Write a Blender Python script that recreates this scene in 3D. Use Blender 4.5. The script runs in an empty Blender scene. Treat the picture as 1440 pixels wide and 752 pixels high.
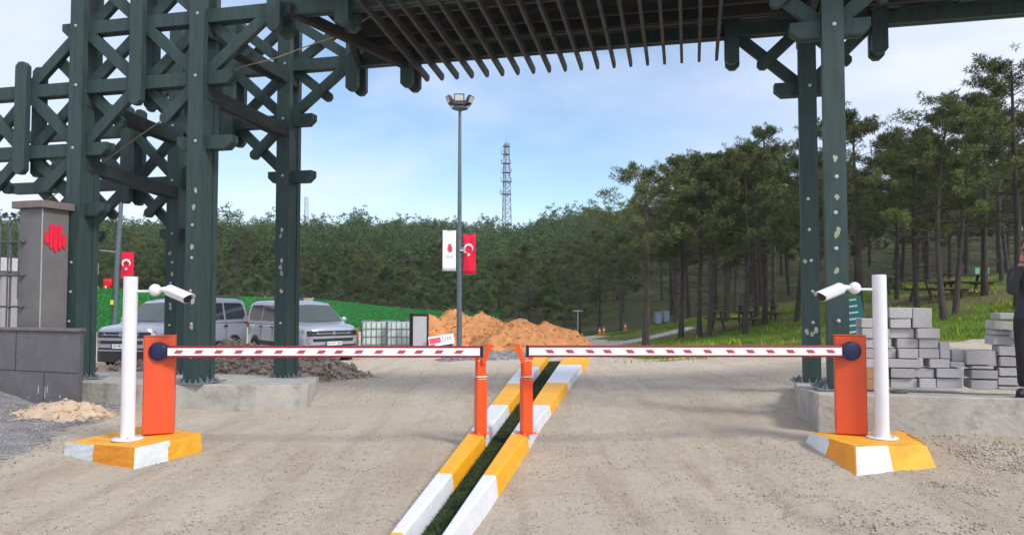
import bpy, bmesh, math, random
import numpy as np
from mathutils import Vector, Matrix, Euler
R = math.radians
random.seed(7)
scene = bpy.context.scene
COL = scene.collection

# ------------------------------------------------------------------ camera, sky, sun, exposure
F = 1040.0; CX = 720.0; CY = 376.0; PITCH = math.atan(43/1040.0); CAMZ = 1.5
cam_d = bpy.data.cameras.new('camera'); cam = bpy.data.objects.new('camera', cam_d); COL.objects.link(cam)
cam_d.sensor_width = 36; cam_d.lens = 26.0; cam_d.clip_start = .05; cam_d.clip_end = 2000
cam.location = (0, 0, CAMZ); cam.rotation_euler = (math.pi/2 + PITCH, 0, 0)
scene.camera = cam

SUN_EL = 40.0
SUN_AZ = 135.0       # measured from +Y (view direction) towards +X : behind the camera, to the right
world = bpy.data.worlds.new('World'); scene.world = world; world.use_nodes = True
wn = world.node_tree; wn.nodes.clear()
def wnode(t, **k):
    n = wn.nodes.new(t)
    for a, b in k.items(): setattr(n, a, b)
    return n
wo = wnode('ShaderNodeOutputWorld'); wb = wnode('ShaderNodeBackground'); wb.inputs['Strength'].default_value = .14
sky = wnode('ShaderNodeTexSky', sky_type='NISHITA', sun_disc=False)
sky.sun_elevation = R(SUN_EL); sky.sun_rotation = R(SUN_AZ); sky.altitude = 100; sky.air_density = 1.0; sky.dust_density = .6; sky.ozone_density = 1.6
tc = wnode('ShaderNodeTexCoord'); sep = wnode('ShaderNodeSeparateXYZ'); wn.links.new(tc.outputs['Generated'], sep.inputs[0])
def wmath(op, a, b=None, clamp=False):
    n = wnode('ShaderNodeMath', operation=op); n.use_clamp = clamp
    for i, v in enumerate((a, b)):
        if v is None: continue
        if isinstance(v, (int, float)): n.inputs[i].default_value = v
        else: wn.links.new(v, n.inputs[i])
    return n.outputs[0]
zz = wmath('ADD', wmath('MAXIMUM', sep.outputs['Z'], 0), .16)
cmb = wnode('ShaderNodeCombineXYZ')
wn.links.new(wmath('DIVIDE', sep.outputs['X'], zz), cmb.inputs[0]); wn.links.new(wmath('DIVIDE', sep.outputs['Y'], zz), cmb.inputs[1])
n1 = wnode('ShaderNodeTexNoise'); n1.inputs['Scale'].default_value = 1.15; n1.inputs['Detail'].default_value = 7; n1.inputs['Roughness'].default_value = .52; n1.inputs['Distortion'].default_value = .25
mp = wnode('ShaderNodeMapping'); mp.inputs['Location'].default_value = (5.3, 2.2, .4); mp.inputs['Scale'].default_value = (1, .8, 1)
wn.links.new(cmb.outputs[0], mp.inputs[0]); wn.links.new(mp.outputs[0], n1.inputs['Vector'])
# thin white veil: stronger away from the blue gap straight ahead
side = wmath('ABSOLUTE', wmath('ADD', wmath('DIVIDE', sep.outputs['X'], wmath('MAXIMUM', sep.outputs['Y'], .1)), .06))
veil = wmath('MULTIPLY', wmath('SUBTRACT', side, .16), 2.3, True)
high = wmath('MULTIPLY', wmath('SUBTRACT', sep.outputs['Z'], .20), 2.2, True)
cl = wmath('MULTIPLY', wmath('SUBTRACT', n1.outputs['Fac'], .44), 3.4, True)
cover = wmath('ADD', wmath('MULTIPLY', veil, .72), wmath('MULTIPLY', cl, .62))
cover = wmath('ADD', cover, wmath('MULTIPLY', high, .22))
cover = wmath('MINIMUM', cover, .93)
mix = wnode('ShaderNodeMix', data_type='RGBA', clamp_factor=True)
wn.links.new(cover, mix.inputs[0]); 
hs = wnode('ShaderNodeHueSaturation'); hs.inputs['Saturation'].default_value = 1.12; hs.inputs['Value'].default_value = 1.02
wn.links.new(sky.outputs[0], hs.inputs['Color']); wn.links.new(hs.outputs[0], mix.inputs[6])
mix.inputs[7].default_value = (5.2, 5.45, 6.4, 1)
wn.links.new(mix.outputs[2], wb.inputs['Color']); wn.links.new(wb.outputs[0], wo.inputs['Surface'])

sun_d = bpy.data.lights.new('sun', 'SUN'); sun_d.energy = 2.3; sun_d.angle = R(13.0); sun_d.color = (1, .95, .87)
sun = bpy.data.objects.new('sun', sun_d); COL.objects.link(sun); sun.location = (10, -10, 20)
sdir = Vector((math.sin(R(SUN_AZ))*math.cos(R(SUN_EL)), math.cos(R(SUN_AZ))*math.cos(R(SUN_EL)), math.sin(R(SUN_EL))))
sun.rotation_euler = (-sdir).to_track_quat('-Z', 'Y').to_euler()
scene.view_settings.view_transform = 'Standard'; scene.view_settings.look = 'None'
scene.view_settings.exposure = 0.42; scene.view_settings.gamma = 1.0
scene.render.engine = 'CYCLES'
scene.cycles.max_bounces = 6; scene.cycles.diffuse_bounces = 3; scene.cycles.transparent_max_bounces = 8

# ------------------------------------------------------------------ pixel helpers (survey of the photo -> world)
cp, sp = math.cos(PITCH), math.sin(PITCH)
def ray(px, py):
    v = -(py-CY)/F
    return Vector(((px-CX)/F, cp - sp*v, sp + cp*v))
def at_y(px, py, Y):
    d = ray(px, py); t = Y/d.y
    return Vector((d.x*t, Y, CAMZ + d.z*t))
def at_z(px, py, z):
    d = ray(px, py); t = (z-CAMZ)/d.z
    return Vector((d.x*t, d.y*t, z))
TH = R(13.5); TC, TS = math.cos(TH), math.sin(TH)
def at_w(px, py, w):                       # on a plane parallel to the gate front, returns (u, z)
    d = ray(px, py); k = d.x*TS + d.y*TC; t = w/k
    X, Y = d.x*t, d.y*t
    return (X*TC - Y*TS, CAMZ + d.z*t)

# ------------------------------------------------------------------ noise + terrain
def _hash(ix, iy, s):
    n = (ix.astype(np.int64)*374761393 + iy.astype(np.int64)*668265263 + s*1274126177) & 0x7fffffff
    n = ((n ^ (n >> 13))*1103515245) & 0x7fffffff
    n = (n ^ (n >> 16)) & 0x7fffffff
    return n/float(0x7fffffff)
def vnoise(x, y, s=0):
    x = np.asarray(x, float); y = np.asarray(y, float)
    ix = np.floor(x); iy = np.floor(y); fx = x-ix; fy = y-iy
    fx = fx*fx*(3-2*fx); fy = fy*fy*(3-2*fy)
    a = _hash(ix, iy, s); b = _hash(ix+1, iy, s); c = _hash(ix, iy+1, s); d = _hash(ix+1, iy+1, s)
    return (a*(1-fx)+b*fx)*(1-fy) + (c*(1-fx)+d*fx)*fy
def fbm(x, y, s=0, o=4):
    t = 0; a = .5; f = 1
    for i in range(o):
        t = t + a*vnoise(x*f, y*f, s+i*17); a *= .5; f *= 2.03
    return t
def sstep(a, b, x):
    t = np.clip((np.asarray(x, float)-a)/(b-a), 0, 1); return t*t*(3-2*t)

ctrl = [(-1,-6,0),(8,-6,.05),(-9,-6,0),(0,3,0),(4,3,0),(-4,3,0),(-3.5,7,0),(3.3,7,0),(0,8,0),(0,11,0),(-2,9.5,0),(-4,9.3,-.02),(-6,9.6,-.02),
        (-7.2,10.2,.3),(-5.7,9.3,.26),(-6.8,9.6,.3),(-5.7,8.5,.06),(-9,9,.3),(-6,6,.0),(1.5,7.9,.02),(2.5,8.0,.07),(3.6,7.8,.10),(6,7.2,.14),(6,5,.05),(8,9,.3),(4.2,9.6,.22),(6,10.5,.38),
        (2.2,12,.05),(0,16,-.02),(-3,13,-.02),(-7,14,-.05),(3,16,.0),(-10,20,-.3),(-5,22,-.35),(0,22,-.2),(-2,25,-.45),(3,22,-.15),(0,30,-.7),(-8,36,-.1),(-20,36,.05),(-20,20,-.2),
        (-6,45,-.9),(0,50,-1.3),(5,28,-.33),(7,26,-.05),(9,24,.2),(11,30,.6),(14,38,1.0),(12,45,.6),(8,40,0),(4,42,-.7),(13,28,1.0),(15,25,1.15),(19,32,2.0),(12,18,.75),(9,15,.55),(25,30,2.6),(22,45,2.2),
        (30,60,2.6),(14,60,.8),(0,65,-1.0),(-15,60,0.2),(-35,60,1.0),(-40,30,.4),(-30,0,0),(30,0,.6),(35,30,3.0)]
P = np.array(ctrl, float)
def _U(r2): return np.where(r2 > 1e-9, r2*np.log(np.maximum(r2, 1e-9))*.5, 0)
_n = len(P)
_K = _U(((P[:, None, :2]-P[None, :, :2])**2).sum(-1)) + np.eye(_n)*.6
_A = np.zeros((_n+3, _n+3)); _A[:_n, :_n] = _K; _A[:_n, _n] = 1; _A[:_n, _n+1:] = P[:, :2]; _A[_n, :_n] = 1; _A[_n+1:, :_n] = P[:, :2].T
_W = np.linalg.solve(_A, np.concatenate([P[:, 2], [0, 0, 0]]))
def H(x, y):
    x = np.asarray(x, float); y = np.asarray(y, float); sh = x.shape
    xf = np.clip(x.ravel(), -42, 36); yf = np.clip(y.ravel(), -8, 64)
    out = np.zeros(len(xf))
    for i in range(0, len(xf), 20000):
        a, b = xf[i:i+20000], yf[i:i+20000]
        out[i:i+20000] = _U((a[:, None]-P[:, 0])**2 + (b[:, None]-P[:, 1])**2) @ _W[:_n] + _W[_n] + a*_W[_n+1] + b*_W[_n+2]
    out = out.reshape(sh)
    hill = 12.0*np.clip((y+4*np.sin(x*.03)-58)/107.0, 0, 1)**.85 + 1.0*np.sin(x*.045+1)*sstep(70, 150, y)
    hill = hill + (fbm(x*.03, y*.03, 5)-.5)*3*sstep(60, 120, y)
    right = sstep(10, 60, x)*sstep(55, 120, y)*2
    return out + hill + right
def h1(x, y): return float(H(np.array([x]), np.array([y]))[0])
def ground_at(px, py, lo=3.0, hi=150.0):  # where the sight line through a pixel meets the ground
    d = ray(px, py); ys = np.linspace(lo, hi, 1500); t = ys/d.y
    diff = (CAMZ + d.z*t) - H(d.x*t, ys)
    k = np.where(diff <= 0)[0]
    i = k[0] if len(k) else len(ys)-1
    return Vector((d.x*t[i], ys[i], h1(d.x*t[i], ys[i])))
def on_ground(px, Y):
    X = (px-CX)/F*Y; return Vector((X, Y, h1(X, Y)))

# ------------------------------------------------------------------ materials
MATS = {}
def mat(name, base, rough=.7, metal=0, var=.12, scale=8, bump=.0, bscale=60, alt=None, altfac=.5, altscale=3, coat=0, stretch=None, trans=0, emit=None, spec=.5, rnd=0.0):
    if name in MATS: return MATS[name]
    m = bpy.data.materials.new(name); m.use_nodes = True; nt = m.node_tree; b = nt.nodes['Principled BSDF']
    b.inputs['Roughness'].default_value = rough; b.inputs['Metallic'].default_value = metal; b.inputs['Specular IOR Level'].default_value = spec
    if coat: b.inputs['Coat Weight'].default_value = coat; b.inputs['Coat Roughness'].default_value = .06
    tcn = nt.nodes.new('ShaderNodeTexCoord'); mpn = nt.nodes.new('ShaderNodeMapping'); nt.links.new(tcn.outputs['Object'], mpn.inputs[0])
    if stretch: mpn.inputs['Scale'].default_value = stretch
    no = nt.nodes.new('ShaderNodeTexNoise'); no.inputs['Scale'].default_value = scale; no.inputs['Detail'].default_value = 5; nt.links.new(mpn.outputs[0], no.inputs['Vector'])
    col = nt.nodes.new('ShaderNodeMix'); col.data_type = 'RGBA'
    d = tuple(max(0, c*(1-var)) for c in base); l = tuple(min(1, c*(1+var)) for c in base)
    mr = nt.nodes.new('ShaderNodeMapRange'); mr.inputs['From Min'].default_value = .3; mr.inputs['From Max'].default_value = .7
    nt.links.new(no.outputs['Fac'], mr.inputs['Value']); nt.links.new(mr.outputs[0], col.inputs[0])
    col.inputs[6].default_value = (*d, 1); col.inputs[7].default_value = (*l, 1)
    out = col.outputs[2]
    if alt:
        n2 = nt.nodes.new('ShaderNodeTexNoise'); n2.inputs['Scale'].default_value = altscale; n2.inputs['Detail'].default_value = 6; n2.inputs['Roughness'].default_value = .65
        nt.links.new(mpn.outputs[0], n2.inputs['Vector'])
        m2 = nt.nodes.new('ShaderNodeMapRange'); m2.inputs['From Min'].default_value = 1-altfac-.08; m2.inputs['From Max'].default_value = 1-altfac+.08
        nt.links.new(n2.outputs['Fac'], m2.inputs['Value'])
        c2 = nt.nodes.new('ShaderNodeMix'); c2.data_type = 'RGBA'; nt.links.new(m2.outputs[0], c2.inputs[0]); nt.links.new(out, c2.inputs[6]); c2.inputs[7].default_value = (*alt, 1)
        out = c2.outputs[2]
    if rnd:
        oi = nt.nodes.new('ShaderNodeObjectInfo'); hh = nt.nodes.new('ShaderNodeHueSaturation')
        r1 = nt.nodes.new('ShaderNodeMapRange'); r1.inputs['To Min'].default_value = 1-rnd; r1.inputs['To Max'].default_value = 1+rnd
        nt.links.new(oi.outputs['Random'], r1.inputs['Value']); nt.links.new(r1.outputs[0], hh.inputs['Value']); nt.links.new(out, hh.inputs['Color'])
        out = hh.outputs['Color']
    nt.links.new(out, b.inputs['Base Color'])
    if bump:
        nb = nt.nodes.new('ShaderNodeTexNoise'); nb.inputs['Scale'].default_value = bscale; nb.inputs['Detail'].default_value = 6; nt.links.new(mpn.outputs[0], nb.inputs['Vector'])
        bp = nt.nodes.new('ShaderNodeBump'); bp.inputs['Strength'].default_value = bump; bp.inputs['Distance'].default_value = .02
        nt.links.new(nb.outputs['Fac'], bp.inputs['Height']); nt.links.new(bp.outputs[0], b.inputs['Normal'])
    if trans: b.inputs['Transmission Weight'].default_value = trans
    MATS[name] = m; return m

GATE = mat('teal_painted_timber', (.022, .050, .047), .55, var=.28, scale=3, stretch=(6, 6, .8), bump=.25, bscale=26, alt=(.031, .054, .052), altfac=.42, altscale=5)
ROOFW = mat('dark_stained_timber', (.019, .020, .021), .75, var=.3, scale=4, bump=.2)
DARKT = mat('blackish_teal_timber', (.020, .030, .032), .65, var=.3, scale=4, bump=.2)
RAFT = mat('weathered_rafter_timber', (.056, .056, .054), .75, var=.35, scale=5, stretch=(3, 1, 3), bump=.3)
PATCH = mat('pale_filler', (.35, .36, .26), .8, var=.2)
STEEL = mat('galvanised_steel', (.55, .57, .58), .38, metal=.7, var=.1)
CONC = mat('raw_concrete', (.40, .385, .35), .9, var=.16, scale=3, bump=.55, bscale=18, alt=(.26, .25, .235), altfac=.40, altscale=4)
CONCB = mat('light_block', (.43, .425, .43), .92, var=.10, scale=6, bump=.3, bscale=40, alt=(.34, .335, .335), altfac=.38, altscale=8, rnd=.13)
ORANGE = mat('orange_powder_coat', (.72, .085, .022), .45, var=.07, scale=3, coat=.15, bump=.04, bscale=9, alt=(.60, .085, .03), altfac=.36, altscale=5)
ORANGE2 = mat('bright_orange_enamel', (.85, .085, .006), .38, var=.05, scale=5, coat=.2)
WHITEP = mat('white_enamel', (.74, .75, .80), .35, var=.04, scale=4, coat=.2, alt=(.62, .62, .66), altfac=.3, altscale=7)
NAVY = mat('navy_plastic', (.008, .014, .065), .35, var=.1)
DRED = mat('dark_red_edge', (.25, .012, .025), .45, var=.08)
BOOMW = mat('boom_white', (.85, .85, .86), .4, var=.02)
BOOMR = mat('boom_red', (.50, .05, .085), .4, var=.05)
YEL = mat('yellow_kerb_paint', (.80, .40, .025), .6, var=.1, scale=5, bump=.35, bscale=22, alt=(.68, .31, .02), altfac=.42, altscale=4)
YELD = mat('orange_yellow_kerb_paint', (.80, .30, .012), .6, var=.1, scale=5, bump=.35, bscale=22)
YELK = mat('amber_kerb_paint', (.88, .42, .008), .55, var=.06, scale=5, bump=.2, bscale=22, alt=(.78, .36, .01), altfac=.36, altscale=7)
WHK = mat('white_kerb_paint', (.72, .74, .78), .6, var=.07, scale=5, bump=.3, bscale=22, alt=(.55, .55, .56), altfac=.32, altscale=9)
WHB = mat('white_base_paint', (.70, .76, .78), .6, var=.07, scale=5, bump=.35, bscale=22, alt=(.56, .58, .56), altfac=.36, altscale=6)
BLACKP = mat('black_plastic', (.012, .012, .014), .5, var=.1)
CLAD = mat('grey_cladding', (.135, .128, .14), .55, var=.14, scale=3, bump=.15, bscale=30, alt=(.17, .16, .165), altfac=.4, altscale=5)
CLADL = mat('grey_pillar_cladding', (.15, .145, .148), .6, var=.12, scale=3, bump=.15, bscale=30, alt=(.19, .185, .185), altfac=.36, altscale=3)
COPE = mat('brown_grey_coping', (.17, .14, .135), .6, var=.12)
LOGOR = mat('glossy_red', (.80, .012, .05), .35, var=.03)
RAILM = mat('grey_iron', (.10, .105, .12), .5, metal=.4, var=.15)
BARK = mat('pine_bark', (.058, .047, .040), .95, var=.4, scale=9, stretch=(1, 1, .3), bump=.8, bscale=18, rnd=.2)
LEAF = mat('pine_needles', (.088, .112, .036), .75, var=.30, scale=.9, alt=(.145, .165, .050), altfac=.44, altscale=1.3, rnd=.22, spec=.25)
LEAF2 = mat('hill_pine_needles', (.062, .104, .030), .8, var=.6, scale=.30, alt=(.094, .145, .040), altfac=.42, altscale=.26, spec=.2)
LEAF3 = mat('dry_green_needles', (.095, .102, .050), .8, var=.3, scale=.9, alt=(.10, .092, .055), altfac=.42, altscale=1.3, rnd=.2, spec=.2)
SOIL = mat('orange_clay', (.54, .245, .09), .95, var=.18, scale=2, bump=.8, bscale=9, alt=(.42, .18, .065), altfac=.38, altscale=3)
RUB = mat('brown_rubble', (.37, .29, .23), .95, var=.3, scale=3, bump=.8, bscale=11, alt=(.42, .34, .27), altfac=.42, altscale=5)
SANDM = mat('pale_sand', (.52, .40, .28), .95, var=.15, scale=4, bump=.8, bscale=12, alt=(.48, .30, .17), altfac=.38, altscale=3)
FENCE = mat('green_mesh_fence', (.010, .125, .022), .9, var=.4, scale=10, stretch=(1, 1, 1), bump=1.0, bscale=16, alt=(.018, .21, .035), altfac=.45, altscale=10)
POLEM = mat('slate_grey_pole', (.11, .15, .18), .45, metal=.3, var=.1)
REDC = mat('red_flag_cloth', (.85, .004, .05), .7, var=.05)
WHC = mat('white_banner_cloth', (.85, .87, .92), .7, var=.03)
GREYTX = mat('grey_print', (.45, .46, .48), .7, var=0)
CARP = mat('silver_blue_paint', (.40, .425, .49), .30, metal=.45, var=.03, coat=.8)
CARP2 = mat('dusty_grey_paint', (.31, .33, .40), .32, metal=.4, var=.03, coat=.7)
GLASS = mat('car_glass', (.02, .03, .035), .06, var=.05, coat=1.0)
GLASSW = mat('windscreen_glass', (.045, .065, .065), .12, var=.1, coat=.15, spec=.4)
TYRE = mat('tyre_rubber', (.018, .018, .018), .85, var=.2)
RIM = mat('wheel_alloy', (.40, .41, .43), .35, metal=.8, var=.1)
LENS = mat('headlamp_lens', (.30, .33, .36), .1, metal=.3, var=.2, coat=1)
PLATE = mat('plate_white', (.8, .8, .8), .5, var=.02)
BLUE = mat('plate_blue', (.02, .08, .4), .5, var=.02)
IBC = mat('translucent_tank', (.60, .69, .66), .4, var=.06)
BOARDG = mat('board_grey', (.50, .50, .53), .6, var=.05)
CONE = mat('cone_orange', (.80, .14, .05), .6, var=.05)
SKIN = mat('skin', (.42, .20, .13), .55, var=.06)
HAIR = mat('black_hair', (.012, .010, .010), .6, var=.2)
JACK = mat('dark_grey_jacket', (.040, .042, .052), .85, var=.15, bump=.3)
TROU = mat('black_trousers', (.018, .018, .022), .85, var=.15)
SHOE = mat('black_shoe', (.015, .015, .018), .6, var=.1)
TABLEW = mat('brown_picnic_timber', (.085, .055, .04), .85, var=.2)
BINB = mat('blue_grey_bin', (.20, .27, .36), .5, var=.08)
BING = mat('green_bin', (.22, .50, .36), .5, var=.06)
TOWERM = mat('tower_steel', (.20, .23, .27), .6, metal=.3, var=.1)
TEAL = mat('teal_board', (.02, .22, .20), .6, var=.1)
ROPE = mat('tan_rope', (.36, .29, .18), .9, var=.1)
CARD = mat('brown_cardboard', (.42, .24, .12), .85, var=.12, scale=6)
BUSH = mat('grey_green_shrub', (.10, .13, .06), .85, var=.3, scale=6)
LEAF4 = mat('young_green_needles', (.070, .115, .032), .75, var=.4, scale=.7, alt=(.115, .160, .045), altfac=.45, altscale=1.0, rnd=.3, spec=.2)
STONE = mat('gravel_stone', (.36, .32, .27), .95, var=.35, scale=40, alt=(.52, .47, .40), altfac=.42, altscale=2.3)
GRAVG = mat('blue_grey_gravel', (.24, .235, .245), .95, var=.5, scale=6)
GRASSM = mat('grass_blades', (.13, .23, .022), .8, var=.4, scale=.5, alt=(.19, .26, .03), altfac=.36, altscale=.8, spec=.2)
TURFM = mat('dark_turf_blades', (.045, .070, .030), .85, var=.5, scale=9, spec=.2)
BUILD = mat('grey_render', (.32, .31, .32), .8, var=.06)
WINDK = mat('dark_opening', (.012, .013, .016), .4, var=.1)

# ------------------------------------------------------------------ mesh builder
class MB:
    def __init__(s): s.v = []; s.f = []; s.m = []
    def add(s, vs, fs, mi=0):
        o = len(s.v); s.v += [tuple(v) for v in vs]; s.f += [tuple(i+o for i in f) for f in fs]; s.m += [mi]*len(fs); return s
    def box(s, c, d, rot=None, mi=0):
        x, y, z = d[0]/2, d[1]/2, d[2]/2; c = Vector(c)
        vs = [Vector(p) for p in ((-x,-y,-z),(x,-y,-z),(x,y,-z),(-x,y,-z),(-x,-y,z),(x,-y,z),(x,y,z),(-x,y,z))]
        if rot is not None: vs = [rot @ v for v in vs]
        return s.add([v+c for v in vs], [(0,3,2,1),(4,5,6,7),(0,1,5,4),(1,2,6,5),(2,3,7,6),(3,0,4,7)], mi)
    def prism(s, pts, fn, a, b, mi=0):           # pts: 2-D outline (ccw), fn(p, depth)->3-D
        n = len(pts); vs = [fn(p, a) for p in pts] + [fn(p, b) for p in pts]
        fs = [tuple(range(n)), tuple(range(2*n-1, n-1, -1))] + [(i+n, (i+1) % n+n, (i+1) % n, i) for i in range(n)]
        return s.add(vs, fs, mi)
    def tube(s, p0, p1, r0, r1=None, n=10, mi=0, caps=True):
        return s.path([p0, p1], [r0, r0 if r1 is None else r1], n, mi, caps)
    def path(s, pts, rs, n=8, mi=0, caps=True):
        pts = [Vector(p) for p in pts]; o = len(s.v); up = None
        for i, p in enumerate(pts):
            t = (pts[min(i+1, len(pts)-1)] - pts[max(i-1, 0)]).normalized()
            if up is None: up = Vector((0, 0, 1)) if abs(t.z) < .9 else Vector((1, 0, 0))
            a = t.cross(up).normalized(); b = t.cross(a).normalized(); up = -b if False else up
            r = rs[i] if hasattr(rs, '__len__') else rs
            for k in range(n):
                w = 2*math.pi*k/n; s.v.append(tuple(p + a*math.cos(w)*r + b*math.sin(w)*r))
        for i in range(len(pts)-1):
            for k in range(n):
                k2 = (k+1) % n; s.f.append((o+i*n+k, o+i*n+k2, o+(i+1)*n+k2, o+(i+1)*n+k)); s.m.append(mi)
        if caps:
            s.f.append(tuple(o+k for k in range(n-1, -1, -1))); s.m.append(mi)
            s.f.append(tuple(o+(len(pts)-1)*n+k for k in range(n))); s.m.append(mi)
        return s
    def lathe(s, prof, c=(0,0,0), n=20, axis='z', mi=0):
        c = Vector(c); o = len(s.v)
        for (r, h) in prof:
            for k in range(n):
                w = 2*math.pi*k/n; a, b = r*math.cos(w), r*math.sin(w)
                p = {'z': (a, b, h), 'y': (a, h, b), 'x': (h, a, b)}[axis]
                s.v.append(tuple(Vector(p)+c))
        for i in range(len(prof)-1):
            for k in range(n):
                k2 = (k+1) % n; s.f.append((o+i*n+k, o+i*n+k2, o+(i+1)*n+k2, o+(i+1)*n+k)); s.m.append(mi)
        s.f.append(tuple(o+k for k in range(n))); s.m.append(mi); s.f.append(tuple(o+(len(prof)-1)*n+k for k in range(n))); s.m.append(mi)
        return s
    def ball(s, c, r, n=12, sc=(1,1,1), mi=0):
        prof = [(max(.0005, math.sin(math.pi*i/n))*r, -math.cos(math.pi*i/n)*r) for i in range(n+1)]
        o = len(s.v); s.lathe(prof, (0,0,0), n+4, 'z', mi)
        for i in range(o, len(s.v)): v = s.v[i]; s.v[i] = (v[0]*sc[0]+c[0], v[1]*sc[1]+c[1], v[2]*sc[2]+c[2])
        return s
    def xf(s, M, o=0):
        for i in range(o, len(s.v)): s.v[i] = tuple(M @ Vector(s.v[i]))
        return s
    def build(s, name, mats, parent=None, smooth=False, bevel=0, loc=None):
        me = bpy.data.meshes.new(name); me.from_pydata(s.v, [], s.f)
        if not isinstance(mats, (list, tuple)): mats = [mats]
        for m in mats: me.materials.append(m)
        me.polygons.foreach_set('material_index', s.m)
        bm = bmesh.new(); bm.from_mesh(me); bmesh.ops.recalc_face_normals(bm, faces=bm.faces); bm.to_mesh(me); bm.free()
        if smooth: me.shade_smooth(); me.set_sharp_from_angle(angle=R(38))
        o = bpy.data.objects.new(name, me); COL.objects.link(o)
        if parent: o.parent = parent
        if loc is not None: o.location = loc
        if bevel:
            bv = o.modifiers.new('bevel', 'BEVEL'); bv.width = bevel; bv.segments = 2; bv.limit_method = 'ANGLE'; bv.angle_limit = R(40)
        return o
def tag(o, label=None, cat=None, group=None, kind=None):
    if label: o['label'] = label
    if cat: o['category'] = cat
    if group: o['group'] = group
    if kind: o['kind'] = kind
    return o
def empty(name, loc, rz=0, label=None, cat=None, group=None):
    o = bpy.data.objects.new(name, None); COL.objects.link(o); o.empty_display_size = .2
    o.location = loc; o.rotation_euler = (0, 0, rz); return tag(o, label, cat, group)
def kids(o): return [c for c in COL.objects if c.parent == o]
def copy_tree(o, parent=None, src=None):
    c = o.copy(); COL.objects.link(c); c.parent = parent
    for ch in (TREE[o.name] if o.name in TREE else kids(o)): copy_tree(ch, c)
    return c
TREE = {}
def np_mesh(name, V, Fs, mats, parent=None, k=3, mi=None):
    me = bpy.data.meshes.new(name); nv, nf = len(V), len(Fs)
    me.vertices.add(nv); me.vertices.foreach_set('co', np.asarray(V, np.float32).ravel())
    me.loops.add(nf*k); me.loops.foreach_set('vertex_index', np.asarray(Fs, np.int32).ravel())
    me.polygons.add(nf); me.polygons.foreach_set('loop_start', np.arange(0, nf*k, k, dtype=np.int32))
    try: me.polygons.foreach_set('loop_total', np.full(nf, k, np.int32))
    except Exception: pass
    for m in (mats if isinstance(mats, (list, tuple)) else [mats]): me.materials.append(m)
    if mi is not None: me.polygons.foreach_set('material_index', np.asarray(mi, np.int32))
    me.update(calc_edges=True); me.validate()
    o = bpy.data.objects.new(name, me); COL.objects.link(o)
    if parent: o.parent = parent
    return o
def text_mesh(name, txt, size, material, parent, M, depth=.002, align='CENTER'):
    cu = bpy.data.curves.new(name, 'FONT'); cu.body = txt; cu.size = size; cu.extrude = depth; cu.align_x = align; cu.align_y = 'CENTER'
    t = bpy.data.objects.new('tmp_text', cu); COL.objects.link(t)
    me = bpy.data.meshes.new_from_object(t.evaluated_get(bpy.context.evaluated_depsgraph_get())); bpy.data.objects.remove(t)
    me.materials.clear(); me.materials.append(material); me.name = name
    o = bpy.data.objects.new(name, me); COL.objects.link(o); o.parent = parent; o.matrix_local = M
    return o

# ------------------------------------------------------------------ ground sheet
def grid_axis(lo, hi, fine_lo, fine_hi, step, grow=1.06):
    a = list(np.arange(fine_lo, fine_hi, step)); s = step
    x = a[-1]
    while x < hi: s *= grow; x += s; a.append(x)
    s = step; x = a[0]; pre = []
    while x > lo: s *= grow; x -= s; pre.append(x)
    return np.array(pre[::-1]+a)
gx = grid_axis(-700, 700, -8, 8, .075, 1.045); gy = grid_axis(-60, 1200, 3.2, 13, .065, 1.022)
GX, GY = np.meshgrid(gx, gy)
GZ = H(GX, GY)
near = 1 - sstep(30, 60, GY)
rough = (fbm(GX*1.3, GY*1.3, 11, 4)-.47)*.05 + (fbm(GX*7, GY*7, 31, 3)-.44)*.022*(1-sstep(10, 25, GY))
rutt = -.018*np.exp(-((GX+1.9+.15*np.sin(GY*.6))/.22)**2) - .018*np.exp(-((GX-2.2+.1*np.sin(GY*.5))/.25)**2)
GZ = GZ + (rough+rutt)*near + (fbm(GX*.4, GY*.4, 3)-.5)*.5*sstep(50, 80, GY)
V = np.stack([GX.ravel(), GY.ravel(), GZ.ravel()], 1)
ny, nx = GX.shape; ii = np.arange(ny*nx).reshape(ny, nx)
Q = np.stack([ii[:-1, :-1].ravel(), ii[:-1, 1:].ravel(), ii[1:, 1:].ravel(), ii[1:, :-1].ravel()], 1)
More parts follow.
